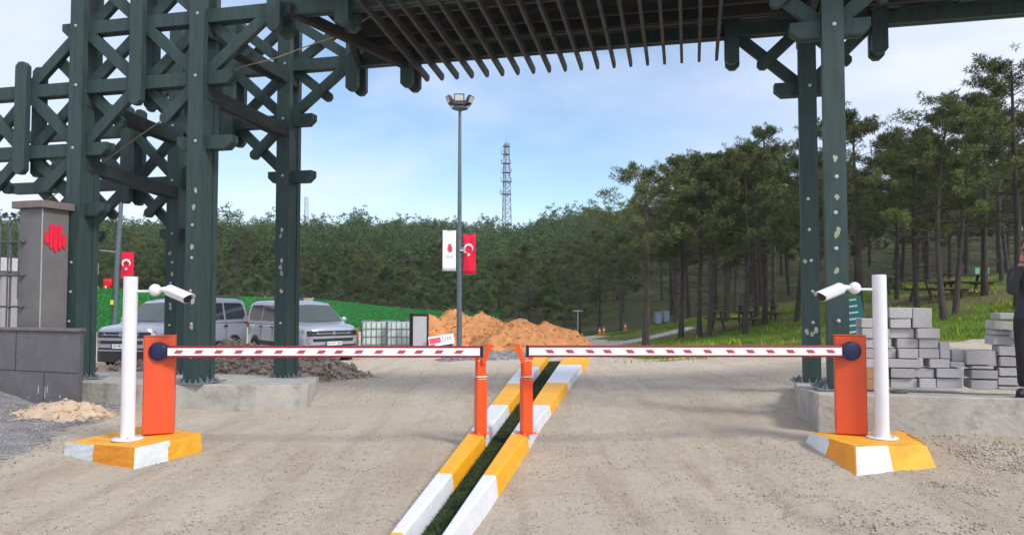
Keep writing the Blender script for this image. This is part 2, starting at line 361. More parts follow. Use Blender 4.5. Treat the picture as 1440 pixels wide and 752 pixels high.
# masks of what the ground is made of (projected survey of the photograph: image position of every ground point)
def masks(X, Y):
    Z = H(X, Y); n = (fbm(X*.5, Y*.5, 71)-.5)*2; nn = (fbm(X*1.7, Y*1.7, 91)-.5)*2
    # right bank of grass
    edge = 2.0 + (Y-18)*.10
    g = sstep(0, 1.5, X-edge+n*1.2)*sstep(17, 19, Y+nn)
    g = np.maximum(g, sstep(8.5, 10, X+n*.6)*sstep(14.5, 16.5, Y+nn))
    band = .5+.5*np.sin(Y*.55+X*.35+n*2.0)
    bare = sstep(.42, .66, band*.6+.4*(n*.5+.5))*sstep(19.5, 22, Y)*(1-sstep(4, 7, 9.5-X))
    path = np.exp(-((Y-(30+ (X-3)*.9))/1.0)**2)*sstep(2, 3, X)*(1-sstep(8, 9, X))
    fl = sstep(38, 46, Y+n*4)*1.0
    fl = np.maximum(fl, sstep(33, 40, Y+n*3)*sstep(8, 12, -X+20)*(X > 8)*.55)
    orange = sstep(.1, .5, nn+n*.5)*sstep(31, 34, Y)*(1-sstep(46, 50, Y))*(1-sstep(9, 12, X))*.8
    gr = sstep(0, 1.0, (-4.3-X)+(7.9-Y)*.12+nn*.35)*(1-sstep(9.6, 10.6, Y+nn*.4))*sstep(5.3, 6.4, Y+nn*.5)
    gr = np.maximum(gr, .55*sstep(.15, .6, nn+.3)*np.exp(-((X-5.2)/2.2)**2-((Y-5.5)/2.0)**2))
    gr = np.maximum(gr, .8*np.exp(-((X-.1)/1.3)**2-((Y-21.5)/1.6)**2))
    g = g*(1-path)*(1-orange*.7)
    return np.clip(g, 0, 1), np.clip(gr, 0, 1), np.clip(fl, 0, 1), np.clip(orange, 0, 1), np.clip(path, 0, 1), np.clip(bare, 0, 1)
mg, mgr, mf, mo, mpth, mbare = masks(GX, GY)
ground = np_mesh('ground', V, Q, [], k=4)
gm = ground.data; gm.shade_smooth()
def attr(nm, a, b, c):
    at = gm.color_attributes.new(nm, 'FLOAT_COLOR', 'POINT')
    arr = np.ones((len(V), 4), np.float32); arr[:, 0] = a.ravel(); arr[:, 1] = b.ravel(); arr[:, 2] = c.ravel()
    at.data.foreach_set('color', arr.ravel())
attr('mask_a', mg, mgr, mf); attr('mask_b', mo, mpth, mbare)
tag(ground, kind='structure')
m = bpy.data.materials.new('ground_surface'); m.use_nodes = True; nt = m.node_tree; L = nt.links; b = nt.nodes['Principled BSDF']
b.inputs['Roughness'].default_value = .95; b.inputs['Specular IOR Level'].default_value = .2
def N(t): return nt.nodes.new(t)
tcg = N('ShaderNodeTexCoord')
def noise(scale, detail=6, rough=.6, st=None):
    n = N('ShaderNodeTexNoise'); n.inputs['Scale'].default_value = scale; n.inputs['Detail'].default_value = detail; n.inputs['Roughness'].default_value = rough
    if st:
        q = N('ShaderNodeMapping'); q.inputs['Scale'].default_value = st; L.new(tcg.outputs['Object'], q.inputs[0]); L.new(q.outputs[0], n.inputs['Vector'])
    else: L.new(tcg.outputs['Object'], n.inputs['Vector'])
    return n.outputs['Fac']
def mrange(v, a, b_, c=0, d=1):
    n = N('ShaderNodeMapRange'); L.new(v, n.inputs['Value']); n.inputs[1].default_value = a; n.inputs[2].default_value = b_; n.inputs[3].default_value = c; n.inputs[4].default_value = d; return n.outputs[0]
def mixc(f, c1, c2):
    n = N('ShaderNodeMix'); n.data_type = 'RGBA'; n.clamp_factor = True; L.new(f, n.inputs[0])
    for i, c in ((6, c1), (7, c2)):
        if isinstance(c, tuple): n.inputs[i].default_value = (*c, 1)
        else: L.new(c, n.inputs[i])
    return n.outputs[2]
def mm(op, a, b_):
    n = N('ShaderNodeMath'); n.operation = op
    for i, v in enumerate((a, b_)):
        if isinstance(v, (int, float)): n.inputs[i].default_value = v
        else: L.new(v, n.inputs[i])
    return n.outputs[0]
def msk(at, ch):
    a = N('ShaderNodeAttribute'); a.attribute_name = at; s_ = N('ShaderNodeSeparateColor'); L.new(a.outputs['Color'], s_.inputs[0]); return s_.outputs[ch]
brk = noise(5, 6, .7)
def eroded(v, lo=.35, hi=.65): return mrange(mm('ADD', v, mrange(brk, .3, .7, -.25, .25)), lo, hi)
road = mixc(mrange(noise(.7, 4), .35, .65), (.51, .435, .335), (.60, .52, .41))
road = mixc(mrange(noise(2.6, 6, .7, (1, .10, 1)), .47, .66), road, (.43, .345, .26))
road = mixc(mrange(noise(1.1, 5, .6, (1.6, .14, 1)), .52, .68), road, (.58, .51, .42))
road = mixc(mrange(noise(1.7, 6, .7), .58, .70), road, (.50, .375, .26))
road = mixc(mrange(noise(9, 6, .75), .54, .72), road, (.335, .285, .245))
road = mixc(mrange(noise(34, 5, .85), .52, .68), road, (.39, .335, .265))
road = mixc(mrange(noise(75, 4, .85), .56, .68), road, (.28, .24, .195))
road = mixc(mrange(noise(95, 3, .8), .54, .64), road, (.66, .61, .53))
grav = mixc(mrange(noise(60, 4, .8), .42, .60), (.17, .165, .175), (.42, .405, .40))
gras = mixc(mrange(noise(1.3, 6, .7), .38, .62), (.085, .125, .025), (.17, .215, .035))
gras = mixc(mrange(noise(.5, 5, .6), .55, .68), gras, (.32, .30, .035))
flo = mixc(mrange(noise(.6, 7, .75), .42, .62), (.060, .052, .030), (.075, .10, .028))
orng = mixc(mrange(noise(1.2, 6, .7), .4, .6), (.36, .19, .10), (.30, .22, .12))
barec = mixc(mrange(noise(2.5, 6, .7), .4, .6), (.16, .115, .07), (.13, .14, .05))
c = mixc(eroded(msk('mask_a', 1)), road, grav)
c = mixc(eroded(msk('mask_a', 0)), c, gras)
c = mixc(eroded(msk('mask_b', 2)), c, barec)
c = mixc(eroded(msk('mask_b', 0)), c, orng)
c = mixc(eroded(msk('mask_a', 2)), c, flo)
c = mixc(eroded(msk('mask_b', 1)), c, (.50, .50, .49))
L.new(c, b.inputs['Base Color'])
bp = N('ShaderNodeBump'); bp.inputs['Strength'].default_value = .9; bp.inputs['Distance'].default_value = .022
bh = mm('ADD', mm('MULTIPLY', noise(55, 5, .75), 1.0), mm('MULTIPLY', noise(11, 5, .7), 1.3))
L.new(bh, bp.inputs['Height']); L.new(bp.outputs[0], b.inputs['Normal'])
gm.materials.append(m)

# ------------------------------------------------------------------ the gate
GO = Vector((-6.6, 8.8, .35))                     # origin of the gate, in (u, w, z)
gw = Vector((GO.x*TC+GO.y*TS, -GO.x*TS+GO.y*TC, GO.z))
gate = empty('entrance_gate', gw, -TH, 'tall teal painted timber lattice gate with slatted roof spanning the dirt road on bolted posts', 'gate')
goff = -GO
def uwz(u, w, z): return Vector((u, w, z))
def member(name, p0, p1, hgt, w0, w1, ends=('oct', 'oct'), material=None, parent=None, bev=.006):
    p0 = Vector(p0); p1 = Vector(p1); d = (p1-p0).normalized(); n = Vector((-d.y, d.x)); h = hgt/2; c = hgt*.30
    pts = []
    def end(p, dr, style, first):
        sgn = dr
        if style == 'oct': q = [p + n*h - d*c*sgn, p + n*(h-c) , p - n*(h-c), p - n*h - d*c*sgn]
        elif style == 'bot': q = [p + n*h, p - n*(h*.1), p - n*h - d*h*1.0*sgn]
        elif style == 'top': q = [p + n*h - d*h*sgn, p + n*h*.1, p - n*h]
        else: q = [p + n*h, p - n*h]
        return q
    a = end(p0, -1, ends[0], True)               # from top to bottom at the start
    b_ = end(p1, 1, ends[1], False)[::-1]        # from bottom to top at the far end
    pts = a + b_
    mb = MB(); mb.prism([(q.x, q.y) for q in pts], lambda q, t: (q[0], t, q[1]), w0, w1)
    return mb.build(name, material or GATE, parent or gate, bevel=bev, loc=goff)
def beam(u0, u1, zb, w, hgt=.19, ends=('bot', 'bot'), dbl=True):
    member('beam', (u0, zb+hgt/2), (u1, zb+hgt/2), hgt, w+.102, w+.178, ends)
    if dbl: member('beam', (u0, zb+hgt/2), (u1, zb+hgt/2), hgt, w+.202, w+.277, ends)
def hanger(u, z0, z1, w, both=True, top='oct'):
    member('hanger_board', (u, z0), (u, z1), .20, w, w+.10, ('oct', top))
    if both: member('hanger_board', (u+.02, z0-.0), (u+.02, z1+.0), .20, w+.28, w+.38, ('oct', top))
BRH = .16
def brace(kind, p0, p1, w, ends=('flat', 'flat')):
    o = (.104, .188) if kind == 'b' else (.192, .272)
    member('brace', p0, p1, BRH, w+o[0], w+o[1], ends)
def full_x(ua, ub, za, zb, w):
    brace('f', (ua, za), (ub, zb), w); brace('b', (ua, zb), (ub, za), w)
def bracket(ua, ub, za, zb, w, k=.64):
    """full strut from low at the post (ua, za) to high at the hanger (ub, zb), crossed by a short strut from the post top with a knob end"""
    brace('b' if ub > ua else 'f', (ua, za), (ub, zb), w)
    brace('f' if ub > ua else 'b', (ua, zb), (ua+(ub-ua)*k, zb-(zb-za)*k), w, ('flat', 'oct'))
bolt_me = None
def post(u, w, zb, zt, zfull, bolts, patches=(), slim=False):
    mb = MB(); pw = .23
    mb.box((u, w+.05, (zb+zt)/2), (pw, .10, zt-zb))
    if slim: mb.box((u, w+.14, (zb+zfull)/2), (pw-.03, .076, zfull-zb))
    else:
        mb.box((u, w+.33, (zb+zt)/2), (pw, .10, zt-zb)); mb.box((u, w+.19, (zb+zfull)/2), (pw-.03, .176, zfull-zb))
    rr = random.Random(int(u*100)); 
    for (du, z) in patches:
        n = 9; pts = []
        for k in range(n):
            a = 2*math.pi*k/n; r = rr.uniform(.016, .038); pts.append((u+du+math.cos(a)*r, z+math.sin(a)*r*1.5))
        mb.prism(pts, lambda q, t: (q[0], t, q[1]), w-.0025, w+.002, 1)
    p = mb.build('post', [GATE, PATCH], gate, loc=goff, bevel=.006)
    for z in bolts:
        q = MB(); q.lathe([(.022, 0), (.022, -.005), (.013, -.006), (.013, -.016), (.006, -.018), (.006, -.030)], (0, 0, 0), 8, 'y')
        q.build('bolt', STEEL, p, loc=(u+rr.uniform(-.02, .03), w-.001, z))
    a = MB()
    a.box((u, w+.19, zb-.005), (.46, .60, .014))
    for s in (-1, 1):
        for k in range(3):
            uu = u + s*(.10+.05) ; a.prism([(0, 0), (.07, 0), (0, .075)], lambda q, t: (u+s*(pw/2+.004)+s*q[0], t, zb+.002+q[1]), w+.03+k*.15, w+.042+k*.15)
            a.tube((u+s*.20, w+.08+k*.12, zb-.01), (u+s*.20, w+.08+k*.12, zb+.055), .010, n=6)
            a.tube((u+s*.20, w+.08+k*.12, zb+.001), (u+s*.20, w+.08+k*.12, zb+.022), .019, n=6)
    for k in range(4):
        a.tube((u-.14+k*.09, w-.06, zb-.01), (u-.14+k*.09, w-.06, zb+.055), .009, n=6); a.tube((u-.14+k*.09, w-.06, zb+.001), (u-.14+k*.09, w-.06, zb+.02), .018, n=6)
    a.build('anchor_plate', mat('dull_steel', (.20,.23,.24), .5, metal=.4), gate, loc=goff)
    return p
WF, WB = 8.8, 10.7
F1, F2, F3, F4 = 5.34, 4.47, 3.56, 2.68            # undersides of the beams, front row
B1, B2, B3, B4 = 5.21, 4.31, 3.38, 2.48            # back row
uA, uB, uE = -8.60, -6.61, 1.592
uG, uC, uD, uF = -10.40, -8.44, -6.39, 1.60
# front posts
bl = lambda a, b_, s: [a+i*s for i in range(int((b_-a)/s)+1)]
post(uA, WF, .35, 6.7, F2, [F1+.1, F2+.1, F3+.1, F4+.1]+bl(.75, 2.3, .42))
post(uB, WF, .35, 6.7, F2, [F1+.1, F2+.1, F3+.1]+bl(.7, 2.9, .45), [(.0, 2.75), (-.01, 2.2), (.02, 1.45), (0, 1.1), (.03, 2.98), (0.0, .75)])
post(uE, WF, .50, 6.7, F2, [F2+.1]+bl(.85, 3.2, .40), [(.0, 3.05), (.01, 2.62), (0, 2.2), (-.01, 1.8), (.02, 2.24)], slim=True)
post(uG, WB, .22, 6.3, B2, [B3+.1, B4+.1])
post(uC, WB, .22, 6.3, B2, [B2+.1, B3+.1, B4+.1]+bl(.7, 2.2, .35), [(-.03, 2.25), (.02, 1.9), (0.0, 1.35)])
post(uD, WB, .22, 6.3, B2, [B1+.1, B2+.1, B3+.1]+bl(.6, 2.9, .5), [(0, 2.6), (-.02, 2.5), (0, 2.1), (.01, 1.9), (0.0, 1.62), (-.01, 2.0)])
post(uF, WB, .36, 6.3, B2, [B2+.1]+bl(.75, 3.0, .42), [(-.06, 1.05), (.0, 1.02), (.05, 1.06), (-.07, 2.0)], slim=True)
post(-10.55, WF, .35, 6.0, F3, [F3+.1])
hf = .97
# front row lattice
beam(-11.6, uB+.50, F2, WF); beam(-11.6, uA+.46, F3, WF); beam(uB-.36, uB+.50, F3, WF); beam(uA-.5, uA+.40, F4, WF)
beam(uA-.36, -3.0, F1, WF, ends=('bot', 'flat')); beam(-3.0+.002, 6.5, F1, WF, ends=('flat', 'bot')); beam(uE-.44, uE+.42, F2, WF)
beam(uA-.3, uB+.5, 6.24, WF)
for (ua, ub) in ((uA, uA+1.0), (uA+1.0, uB)):
    full_x(ua, ub, F2+.1, F1+.1, WF); full_x(ua, ub, F1+.1, 6.3, WF)
brace('b', (uA-.99, F2+.1), (uA, F1+.1), WF); brace('f', (uA, F2+.1), (uA-.60, F2+.1+.54), WF, ('flat', 'oct'))
full_x(uA-1.0, uA, F3+.1, F2+.1, WF); full_x(-10.55, uA-1.0, F3+.1, F2+.1, WF); full_x(-11.5, -10.55, F3+.1, F2+.1, WF)
bracket(uA, uA+1.0, F3+.1, F2+.1, WF); bracket(uB, uB-.99, F3+.1, F2+.1, WF)
bracket(uA, uA-1.0, F4+.1, F3+.1, WF); bracket(-10.55, uA-1.0, F4+.1, F3+.1, WF)
bracket(uB, uB+1.1, F2+.1, F1+.1, WF); bracket(uE, uE-1.0, F2+.1, F1+.1, WF); bracket(uE, uE+1.0, F2+.1, F1+.1, WF)
hanger(uA-.98, F3-.24, F2+.52, WF); hanger(uA+1.0, F2-.24, 6.7, WF)
for u in (uB+1.18, uB+2.18, uE-1.0, uE+1.0): hanger(u, F1-.24, 6.3, WF)
# back row lattice
beam(-12.0, -8.5, B2, WB, ends=('flat', 'flat')); beam(-8.498, uD+.46, B2, WB, ends=('flat', 'bot')); beam(-12.0, uC+.42, B3, WB); beam(uD-.33, uD+.46, B3, WB)
beam(uC-.33, uC+.40, B4, WB); beam(uG-.4, uG+.42, B4, WB); beam(uD-2.4, -1.5, B1, WB, ends=('bot', 'flat')); beam(-1.498, 4.6, B1, WB, ends=('flat', 'flat')); beam(4.602, 7.6, B1, WB, ends=('flat', 'bot'))
beam(uF-.42, uF+.42, B2, WB)
full_x(uG, uG+1.0, B3+.1, B2+.1, WB); full_x(uG+1.0, uC, B3+.1, B2+.1, WB); full_x(-11.5, uG, B3+.1, B2+.1, WB)
bracket(uG, uG+1.0, B4+.1, B3+.1, WB); bracket(uC, uC-.98, B4+.1, B3+.1, WB); bracket(uG, uG-1.0, B4+.1, B3+.1, WB)
bracket(uC, uC-.98, B2+.1, B1+.1, WB)
full_x(uC, uC+1.02, B2+.1, B1+.1, WB); full_x(uC+1.02, uD, B2+.1, B1+.1, WB); full_x(uD-1.02, uD, B1+.1, 6.1, WB); full_x(uD, uD+1.2, B1+.1, 6.1, WB)
bracket(uD, uD-1.02, B3+.1, B2+.1, WB); bracket(uC, uC+1.02, B3+.1, B2+.1, WB)
bracket(uD, uD+1.15, B2+.1, B1+.1, WB); bracket(uF, uF-.98, B2+.1, B1+.1, WB); bracket(uF, uF+.92, B2+.1, B1+.1, WB)
hanger(-9.4, B3-.26, B2+.5, WB); hanger(uC+1.02, B2-.26, 6.2, WB)
for u in (-5.20, -4.27, uF-.99, uF+.93): hanger(u, B1-.42, 6.0, WB)
for k in range(5):
    u = uF+.93+k*.95; full_x(u, u+.95, B1+.1, 6.05, WB)
# members running from the front row to the back row
def xbeam(u0, w0, z0, u1, w1, z1, wid=.09, hgt=.18, material=None, name='cross_beam'):
    a = Vector((u0, w0, z0)); b_ = Vector((u1, w1, z1)); d = b_-a; L_ = d.length; d.normalize(); s = d.cross(Vector((0, 0, 1))).normalized(); up = s.cross(d)
    M = Matrix((s, d, up)).transposed()
    mb = MB(); mb.box((a+b_)/2, (wid, L_, hgt), M); return mb.build(name, material or GATE, gate, bevel=.006, loc=goff)
for (uf, ub) in ((uA, uC), (uB, uD)):
    for s in (-.062, .062):
        xbeam(uf+s, WF+.115, F2-.10, ub+s, WB+.27, B2-.13, material=DARKT)
        if uf == uA: xbeam(uf+s, WF+.115, F3-.12, ub+s, WB+.27, B3-.14, material=DARKT)
for s in (-.062, .062):
    xbeam(uE+s, WF+.1, F2-.1+.9, uF+s, WB+.27, B2+.78, material=DARKT)
    xbeam(uB+s, WF+.1, F1-.1, uD+s, WB+.27, B1-.14, material=DARKT)
xbeam(-5.24, WF+.05, 5.40, -4.25, WB+.1, 5.14, .10, .15, ROOFW, 'cross_beam')
xbeam(-4.5, WF+.05, 5.44, -5.1, WB+.05, 5.30, .08, .15, ROOFW, 'cross_beam')
xbeam(uF+.3, WF+.1, 5.60, uF+1.9, WB-.1, 5.45, .10, .15, ROOFW); xbeam(uF+2.2, WF+.1, 5.60, uF+.8, WB-.1, 5.42, .10, .15, ROOFW)
# slatted roof: rafters with chamfered tails, boards above them
zr = lambda w: 5.155 - (w-10.7)*.115
for k in range(19):
    u = -4.13 + k*.253; wa, wb_ = 7.9, 11.34
    mb = MB(); w_ = [wa, wb_-.10, wb_, wb_, wa]; hh = .060
    pts = [(wa, zr(wa)-hh), (wb_-.06, zr(wb_)-hh), (wb_, zr(wb_)-hh+.05), (wb_, zr(wb_)+hh), (wa, zr(wa)+hh)]
    mb.prism(pts, lambda q, t: (t, q[0], q[1]), u-.021, u+.021); mb.build('rafter', RAFT, gate, bevel=.004, loc=goff)
for k in range(13):
    w = 8.05 + k*.245; 
    if w > 11.1: break
    z = zr(w)+.235+.12
    mb = MB(); mb.box((1.35, w, z), (12.9, .238 if k % 4 else .20, .026), Matrix.Rotation(-.115, 3, 'X')); mb.build('roof_board', ROOFW, gate, loc=goff)
for w in (9.2, 10.0, 10.35):
    xbeam(-5.0, w, zr(w)+.20, 7.5, w, zr(w)+.20, .08, .16, ROOFW, 'purlin')
# rope
rp = MB(); pts = []
for (px, py) in ((62, 284), (140, 232), (185, 199), (225, 171), (285, 128), (340, 94), (385, 83), (430, 66), (470, 52), (500, 37), (518, 25), (532, 13), (540, -2)):
    w = 9.75; u, z = at_w(px, py, w); pts.append((u*TC+w*TS, -u*TS+w*TC, z))
rp.path(pts, .0085, 6); tag(rp.build('rope', ROPE, None, smooth=True), 'thin tan rope strung slackly through the left gate lattice up to the slatted roof', 'rope')

# ------------------------------------------------------------------ concrete plinths under the posts
def plinth(name, outline, zt_fn, zbot, label):
    mb = MB(); n = len(outline)
    pw = [(u*TC+w*TS, -u*TS+w*TC) for u, w in outline]
    top = [Vector((x, y, zt_fn(u, w))) for (x, y), (u, w) in zip(pw, outline)]; bot = [Vector((x, y, zbot)) for x, y in pw]
    mb.add(top+bot, [tuple(range(n))]+[(i, (i+1) % n, (i+1) % n+n, i+n) for i in range(n)]+[tuple(range(2*n-1, n-1, -1))])
    o = mb.build(name, CONC, None, bevel=.015); tag(o, label, 'plinth'); return o
plinth('concrete_plinth', [(-8.85, 8.50), (-7.9, 8.56), (-7.0, 8.62), (-5.7, 8.95), (-5.15, 9.35), (-6.02, 11.3), (-12.2, 11.4), (-12.2, 9.6), (-8.9, 9.5)], lambda u, w: .355-(w-8.5)*.058, -.5, 'low pale concrete plinth under the left gate posts, stained and cracked')
plinth('concrete_plinth', [(1.30, 8.38), (9.5, 8.46), (9.5, 9.25), (3.0, 9.25), (2.9, 11.2), (1.40, 10.95), (1.23, 9.3)], lambda u, w: .50-(w-8.4)*.062, -.3, 'long pitted concrete plinth under the right gate posts and block piles')
# ------------------------------------------------------------------ barrier bases (painted concrete)
def base_block(name, bot, top, label, bands):
    """bot/top: left, front, right, back corners; bands = for the two front sides: list of (fraction start, end, material index)"""
    mb = MB()
    mb.add([Vector(p) for p in top], [(0, 1, 2, 3)], 0)
    for (i, j) in ((0, 1), (1, 2), (2, 3), (3, 0)):
        for (a, b_, mi) in bands.get((i, j), [(0, 1, 0)]):
            l = lambda A, B, t: Vector(A).lerp(Vector(B), t)
            mb.add([l(bot[i], bot[j], a), l(bot[i], bot[j], b_), l(top[i], top[j], b_), l(top[i], top[j], a)], [(0, 1, 2, 3)], mi)
    o = mb.build(name, [YEL, WHB, YELD], None)
    bm = bmesh.new(); bm.from_mesh(o.data); bmesh.ops.remove_doubles(bm, verts=bm.verts, dist=.001)
    bmesh.ops.subdivide_edges(bm, edges=bm.edges, cuts=5, use_grid_fill=True)
    rr = random.Random(3)
    for v in bm.verts: v.co += Vector((rr.uniform(-1, 1), rr.uniform(-1, 1), rr.uniform(-1, 1)))*.0022
    bm.to_mesh(o.data); bm.free()
    bv = o.modifiers.new('bevel', 'BEVEL'); bv.width = .016; bv.segments = 3; bv.limit_method = 'ANGLE'; bv.angle_limit = R(50)
    return tag(o, label, 'concrete base')
Lb = [(-4.31, 7.19, -.03), (-3.33, 6.58, -.03), (-3.06, 7.39, -.03), (-3.92, 7.98, -.03)]
Lt = [(-4.29, 7.18, .115), (-3.33, 6.60, .178), (-3.07, 7.38, .172), (-3.92, 7.95, .15)]
base_block('painted_island', Lb, Lt, 'yellow and white painted concrete base under the left barrier cabinet', {(0, 1): [(0, .42, 1), (.42, 1, 2)], (1, 2): [(0, .48, 1), (.48, 1, 0)]})
Rb = [(2.95, 7.62, -.03), (2.93, 6.36, -.03), (3.75, 6.56, -.03), (4.02, 7.65, -.03)]
Rt = [(2.96, 7.40, .17), (3.065, 6.66, .178), (3.75, 6.75, .178), (3.90, 7.46, .17)]
base_block('painted_island', Rb, Rt, 'yellow and white painted concrete base with sloped sides under the right barrier cabinet', {(0, 1): [(0, .45, 1), (.45, 1, 2)], (1, 2): [(0, .45, 1), (.45, 1, 0)]})

# ------------------------------------------------------------------ barriers
def barrier(x, y, z, s, length, side):
    """s=+1: arm reaches to +x"""
    t = empty('boom_barrier', (x, y, z), 0, 'orange boom barrier with striped red and white arm, on the %s of the road' % side, 'barrier', 'boom barriers across the road')
    CR = Matrix.Rotation(s*R(20), 4, 'Z')
    mb = MB(); mb.box((0, .085, .477), (.285, .17, .95)); mb.xf(CR); mb.build('cabinet', ORANGE, t, bevel=.012)
    mb = MB(); mb.box((0, .085, .957), (.289, .174, .010)); mb.xf(CR); mb.build('lid', ORANGE, t, bevel=.004)
    hz = .845-.035
    cx = -s*0.0
    mb = MB(); mb.lathe([(.092, 0), (.092, -.03), (.084, -.045), (.045, -.055)], (cx, -.004, hz), 28, 'y')
    pts = [(.02, -.082), (.14, -.052), (.14, .052), (.02, .082)]
    mb.prism(pts, lambda q, d: (cx+s*q[0], d, hz+q[1]), -.046, -.012)
    for a in range(5): mb.tube((cx+math.cos(a*1.257)*.05, -.05, hz+math.sin(a*1.257)*.05), (cx+math.cos(a*1.257)*.05, -.058, hz+math.sin(a*1.257)*.05), .009, n=8)
    mb.build('hub', NAVY, t, smooth=True, bevel=.003)
    x0, x1 = .105, length
    bz = hz
    mb = MB(); mb.box((s*(x0+x1)/2, -.045, bz), (x1-x0, .050, .112))
    arm = mb.build('arm', DRED, t, bevel=.006)
    mb = MB(); mb.box((s*(x0+x1)/2, -.072, bz), (x1-x0-.02, .004, .072)); mb.build('white_strip', BOOMW, arm)
    L_ = x1-x0; step = L_/15.7
    for k in range(15):
        mb = MB(); a = x0 + .07 + k*step*1.0
        if k in (6, 7, 11): a += .025
        mb.prism([(a, -.016), (a+.070, -.016), (a+.095, .016), (a+.025, .016)], lambda q, d: (s*q[0], d, bz+q[1]*(1 if s > 0 else 1)), -.0755, -.073)
        mb.build('red_mark', BOOMR, arm)
    mb = MB(); mb.box((s*(x1+.008), -.045, bz), (.026, .060, .118)); mb.build('end_cap', NAVY, arm, bevel=.004)
    return t
bLx = (226-CX)/F*7.3; 
barrier(bLx, 7.3, .168, 1, 3.165, 'left')
barrier(3.29, 7.22, .178, -1, 3.135, 'right')

# fork rests on the kerbs
def fork(x, y, z, s, side):
    t = empty('barrier_rest_post', (x, y, z), 0, 'bright orange forked rest post on the %s kerb holding the tip of the barrier arm' % side, 'post', 'orange rest posts of the barriers')
    mb = MB(); mb.box((0, 0, .004), (.17, .17, .008), Matrix.Rotation(R(38), 3, 'Z')); bpz = mb.build('base_plate', ORANGE2, t, bevel=.002)
    q = MB()
    for a in (38, 128, 218, 308):
        q.tube((math.cos(R(a+45))*.095, math.sin(R(a+45))*.095, .006), (math.cos(R(a+45))*.095, math.sin(R(a+45))*.095, .018), .008, n=8)
    q.build('bolts', STEEL, bpz)
    mb = MB(); mb.box((0, 0, .28), (.105, .105, .55), Matrix.Rotation(R(20), 3, 'Z')); mb.build('lower_tube', ORANGE2, t, bevel=.006)
    mb = MB(); mb.box((0, 0, .57), (.107, .107, .012), Matrix.Rotation(R(20), 3, 'Z')); mb.build('collar', STEEL, t, bevel=.002)
    mb = MB(); mb.box((0, 0, .655), (.092, .092, .165), Matrix.Rotation(R(20), 3, 'Z')); mb.build('upper_tube', ORANGE2, t, bevel=.006)
    mb = MB()
    for k in (-1, 1):
        tip = (.12 if k == s else .07); zt = .915 if k == s else .83
        yo = -.045 if k == s else .045
        pts = [(k*.015, .70), (k*.05, .70), (k*(.05+tip*.62), zt-.02), (k*(.020+tip*.45), zt), (k*.02, .76)]
        mb.prism(pts if k > 0 else pts[::-1], lambda q, d: (q[0], d, q[1]), yo-.028 if k == s else .038, yo+.028 if k == s else .085)
    mb.prism([(-.05, .69), (.05, .69), (.042, .745), (-.042, .745)], lambda q, d: (q[0], d, q[1]), .035, .055)
    mb.build('fork', ORANGE2, t, bevel=.005)
    return t
fork(-.317, 7.66-.15, .140, 1, 'left'); fork(.144, 7.66-.15, .140, -1, 'right')

# camera poles
def cam_pole(x, y, z, s, side):
    t = empty('camera_pole', (x, y, z), 0, 'white steel pole with a bullet security camera, beside the %s barrier cabinet' % side, 'camera pole', 'security camera poles')
    mb = MB(); mb.lathe([(.140, 0), (.140, .010), (.13, .014)], n=32); bp_ = mb.build('base_plate', WHITEP, t, smooth=True)
    q = MB()
    for a in range(4): q.tube((math.cos(.5+a*1.571)*.108, math.sin(.5+a*1.571)*.108, .01), (math.cos(.5+a*1.571)*.108, math.sin(.5+a*1.571)*.108, .035), .010, n=6)
    q.build('bolts', STEEL, bp_)
    mb = MB(); mb.lathe([(.064, .012), (.064, 1.54), (.058, 1.545)], n=36); mb.build('pole', WHITEP, t, smooth=True)
    az = 1.405
    mb = MB(); mb.tube((s*.05, 0, az), (s*.20, -.02, az), .012, n=12); mb.build('arm', WHITEP, t, smooth=True)
    mb = MB(); mb.ball((s*.245, -.02, az+.012), .058, 14, (1, .85, 1)); mb.tube((s*.27, -.02, az+.01), (s*.35, -.03, az+.02), .022, .026, 12); jb = mb.build('junction_box', WHITEP, t, smooth=True)
    mb = MB(); mb.path([(s*.33, -.03, az+.02), (s*.37, -.03, az-.005), (s*.42, -.035, az-.02)], [.026, .022, .028], 12); mb.build('swivel_joint', WHITEP, t, smooth=True)
    # housing: D-shaped tube, aimed down and outwards
    mb = MB(); n = 18; o = 0
    prof = [(math.cos(a)*.052, math.sin(a)*.052) for a in [2*math.pi*k/n for k in range(n)]]
    for i, xx in enumerate((-.13, -.125, .125, .13)):
        k = .9 if i in (0, 3) else 1
        for p in prof: mb.v.append((xx, p[0]*k, p[1]*k))
    for i in range(3):
        for k in range(n): mb.f.append((i*n+k, i*n+(k+1) % n, (i+1)*n+(k+1) % n, (i+1)*n+k)); mb.m.append(0)
    mb.f.append(tuple(range(n))); mb.m.append(0); mb.f.append(tuple(3*n+k for k in range(n))); mb.m.append(1)
    M = Matrix.Translation((s*.50, -.10, az-.030)) @ Matrix.Rotation(R(-24) if s > 0 else R(180+24), 4, 'Z') @ Matrix.Rotation(R(17), 4, 'Y')
    mb.xf(M); hs_ = mb.build('camera_housing', [WHITEP, BLACKP], t, smooth=True)
    mb = MB(); pts = []
    m_ = 12
    for i, xx in enumerate((-.12, .185)):
        for r in (.060, .056):
            for k in range(m_+1):
                a = math.pi*(.06+.88*k/m_); mb.v.append((xx - (.04*(1-math.sin(a)) if i else 0), math.cos(a)*r*1.08, math.sin(a)*r))
    q_ = m_+1
    for k in range(m_):
        mb.f += [(k, k+1, 2*q_+k+1, 2*q_+k), (q_+k, 3*q_+k, 3*q_+k+1, q_+k+1), (2*q_+k, 2*q_+k+1, 3*q_+k+1, 3*q_+k), (k, q_+k, q_+k+1, k+1)]; mb.m += [0]*4
    mb.f += [(0, 2*q_, 3*q_, q_), (m_, q_+m_, 3*q_+m_, 2*q_+m_)]; mb.m += [0, 0]
    mb.xf(M); mb.build('sun_shield', WHITEP, hs_, smooth=True)
    return t
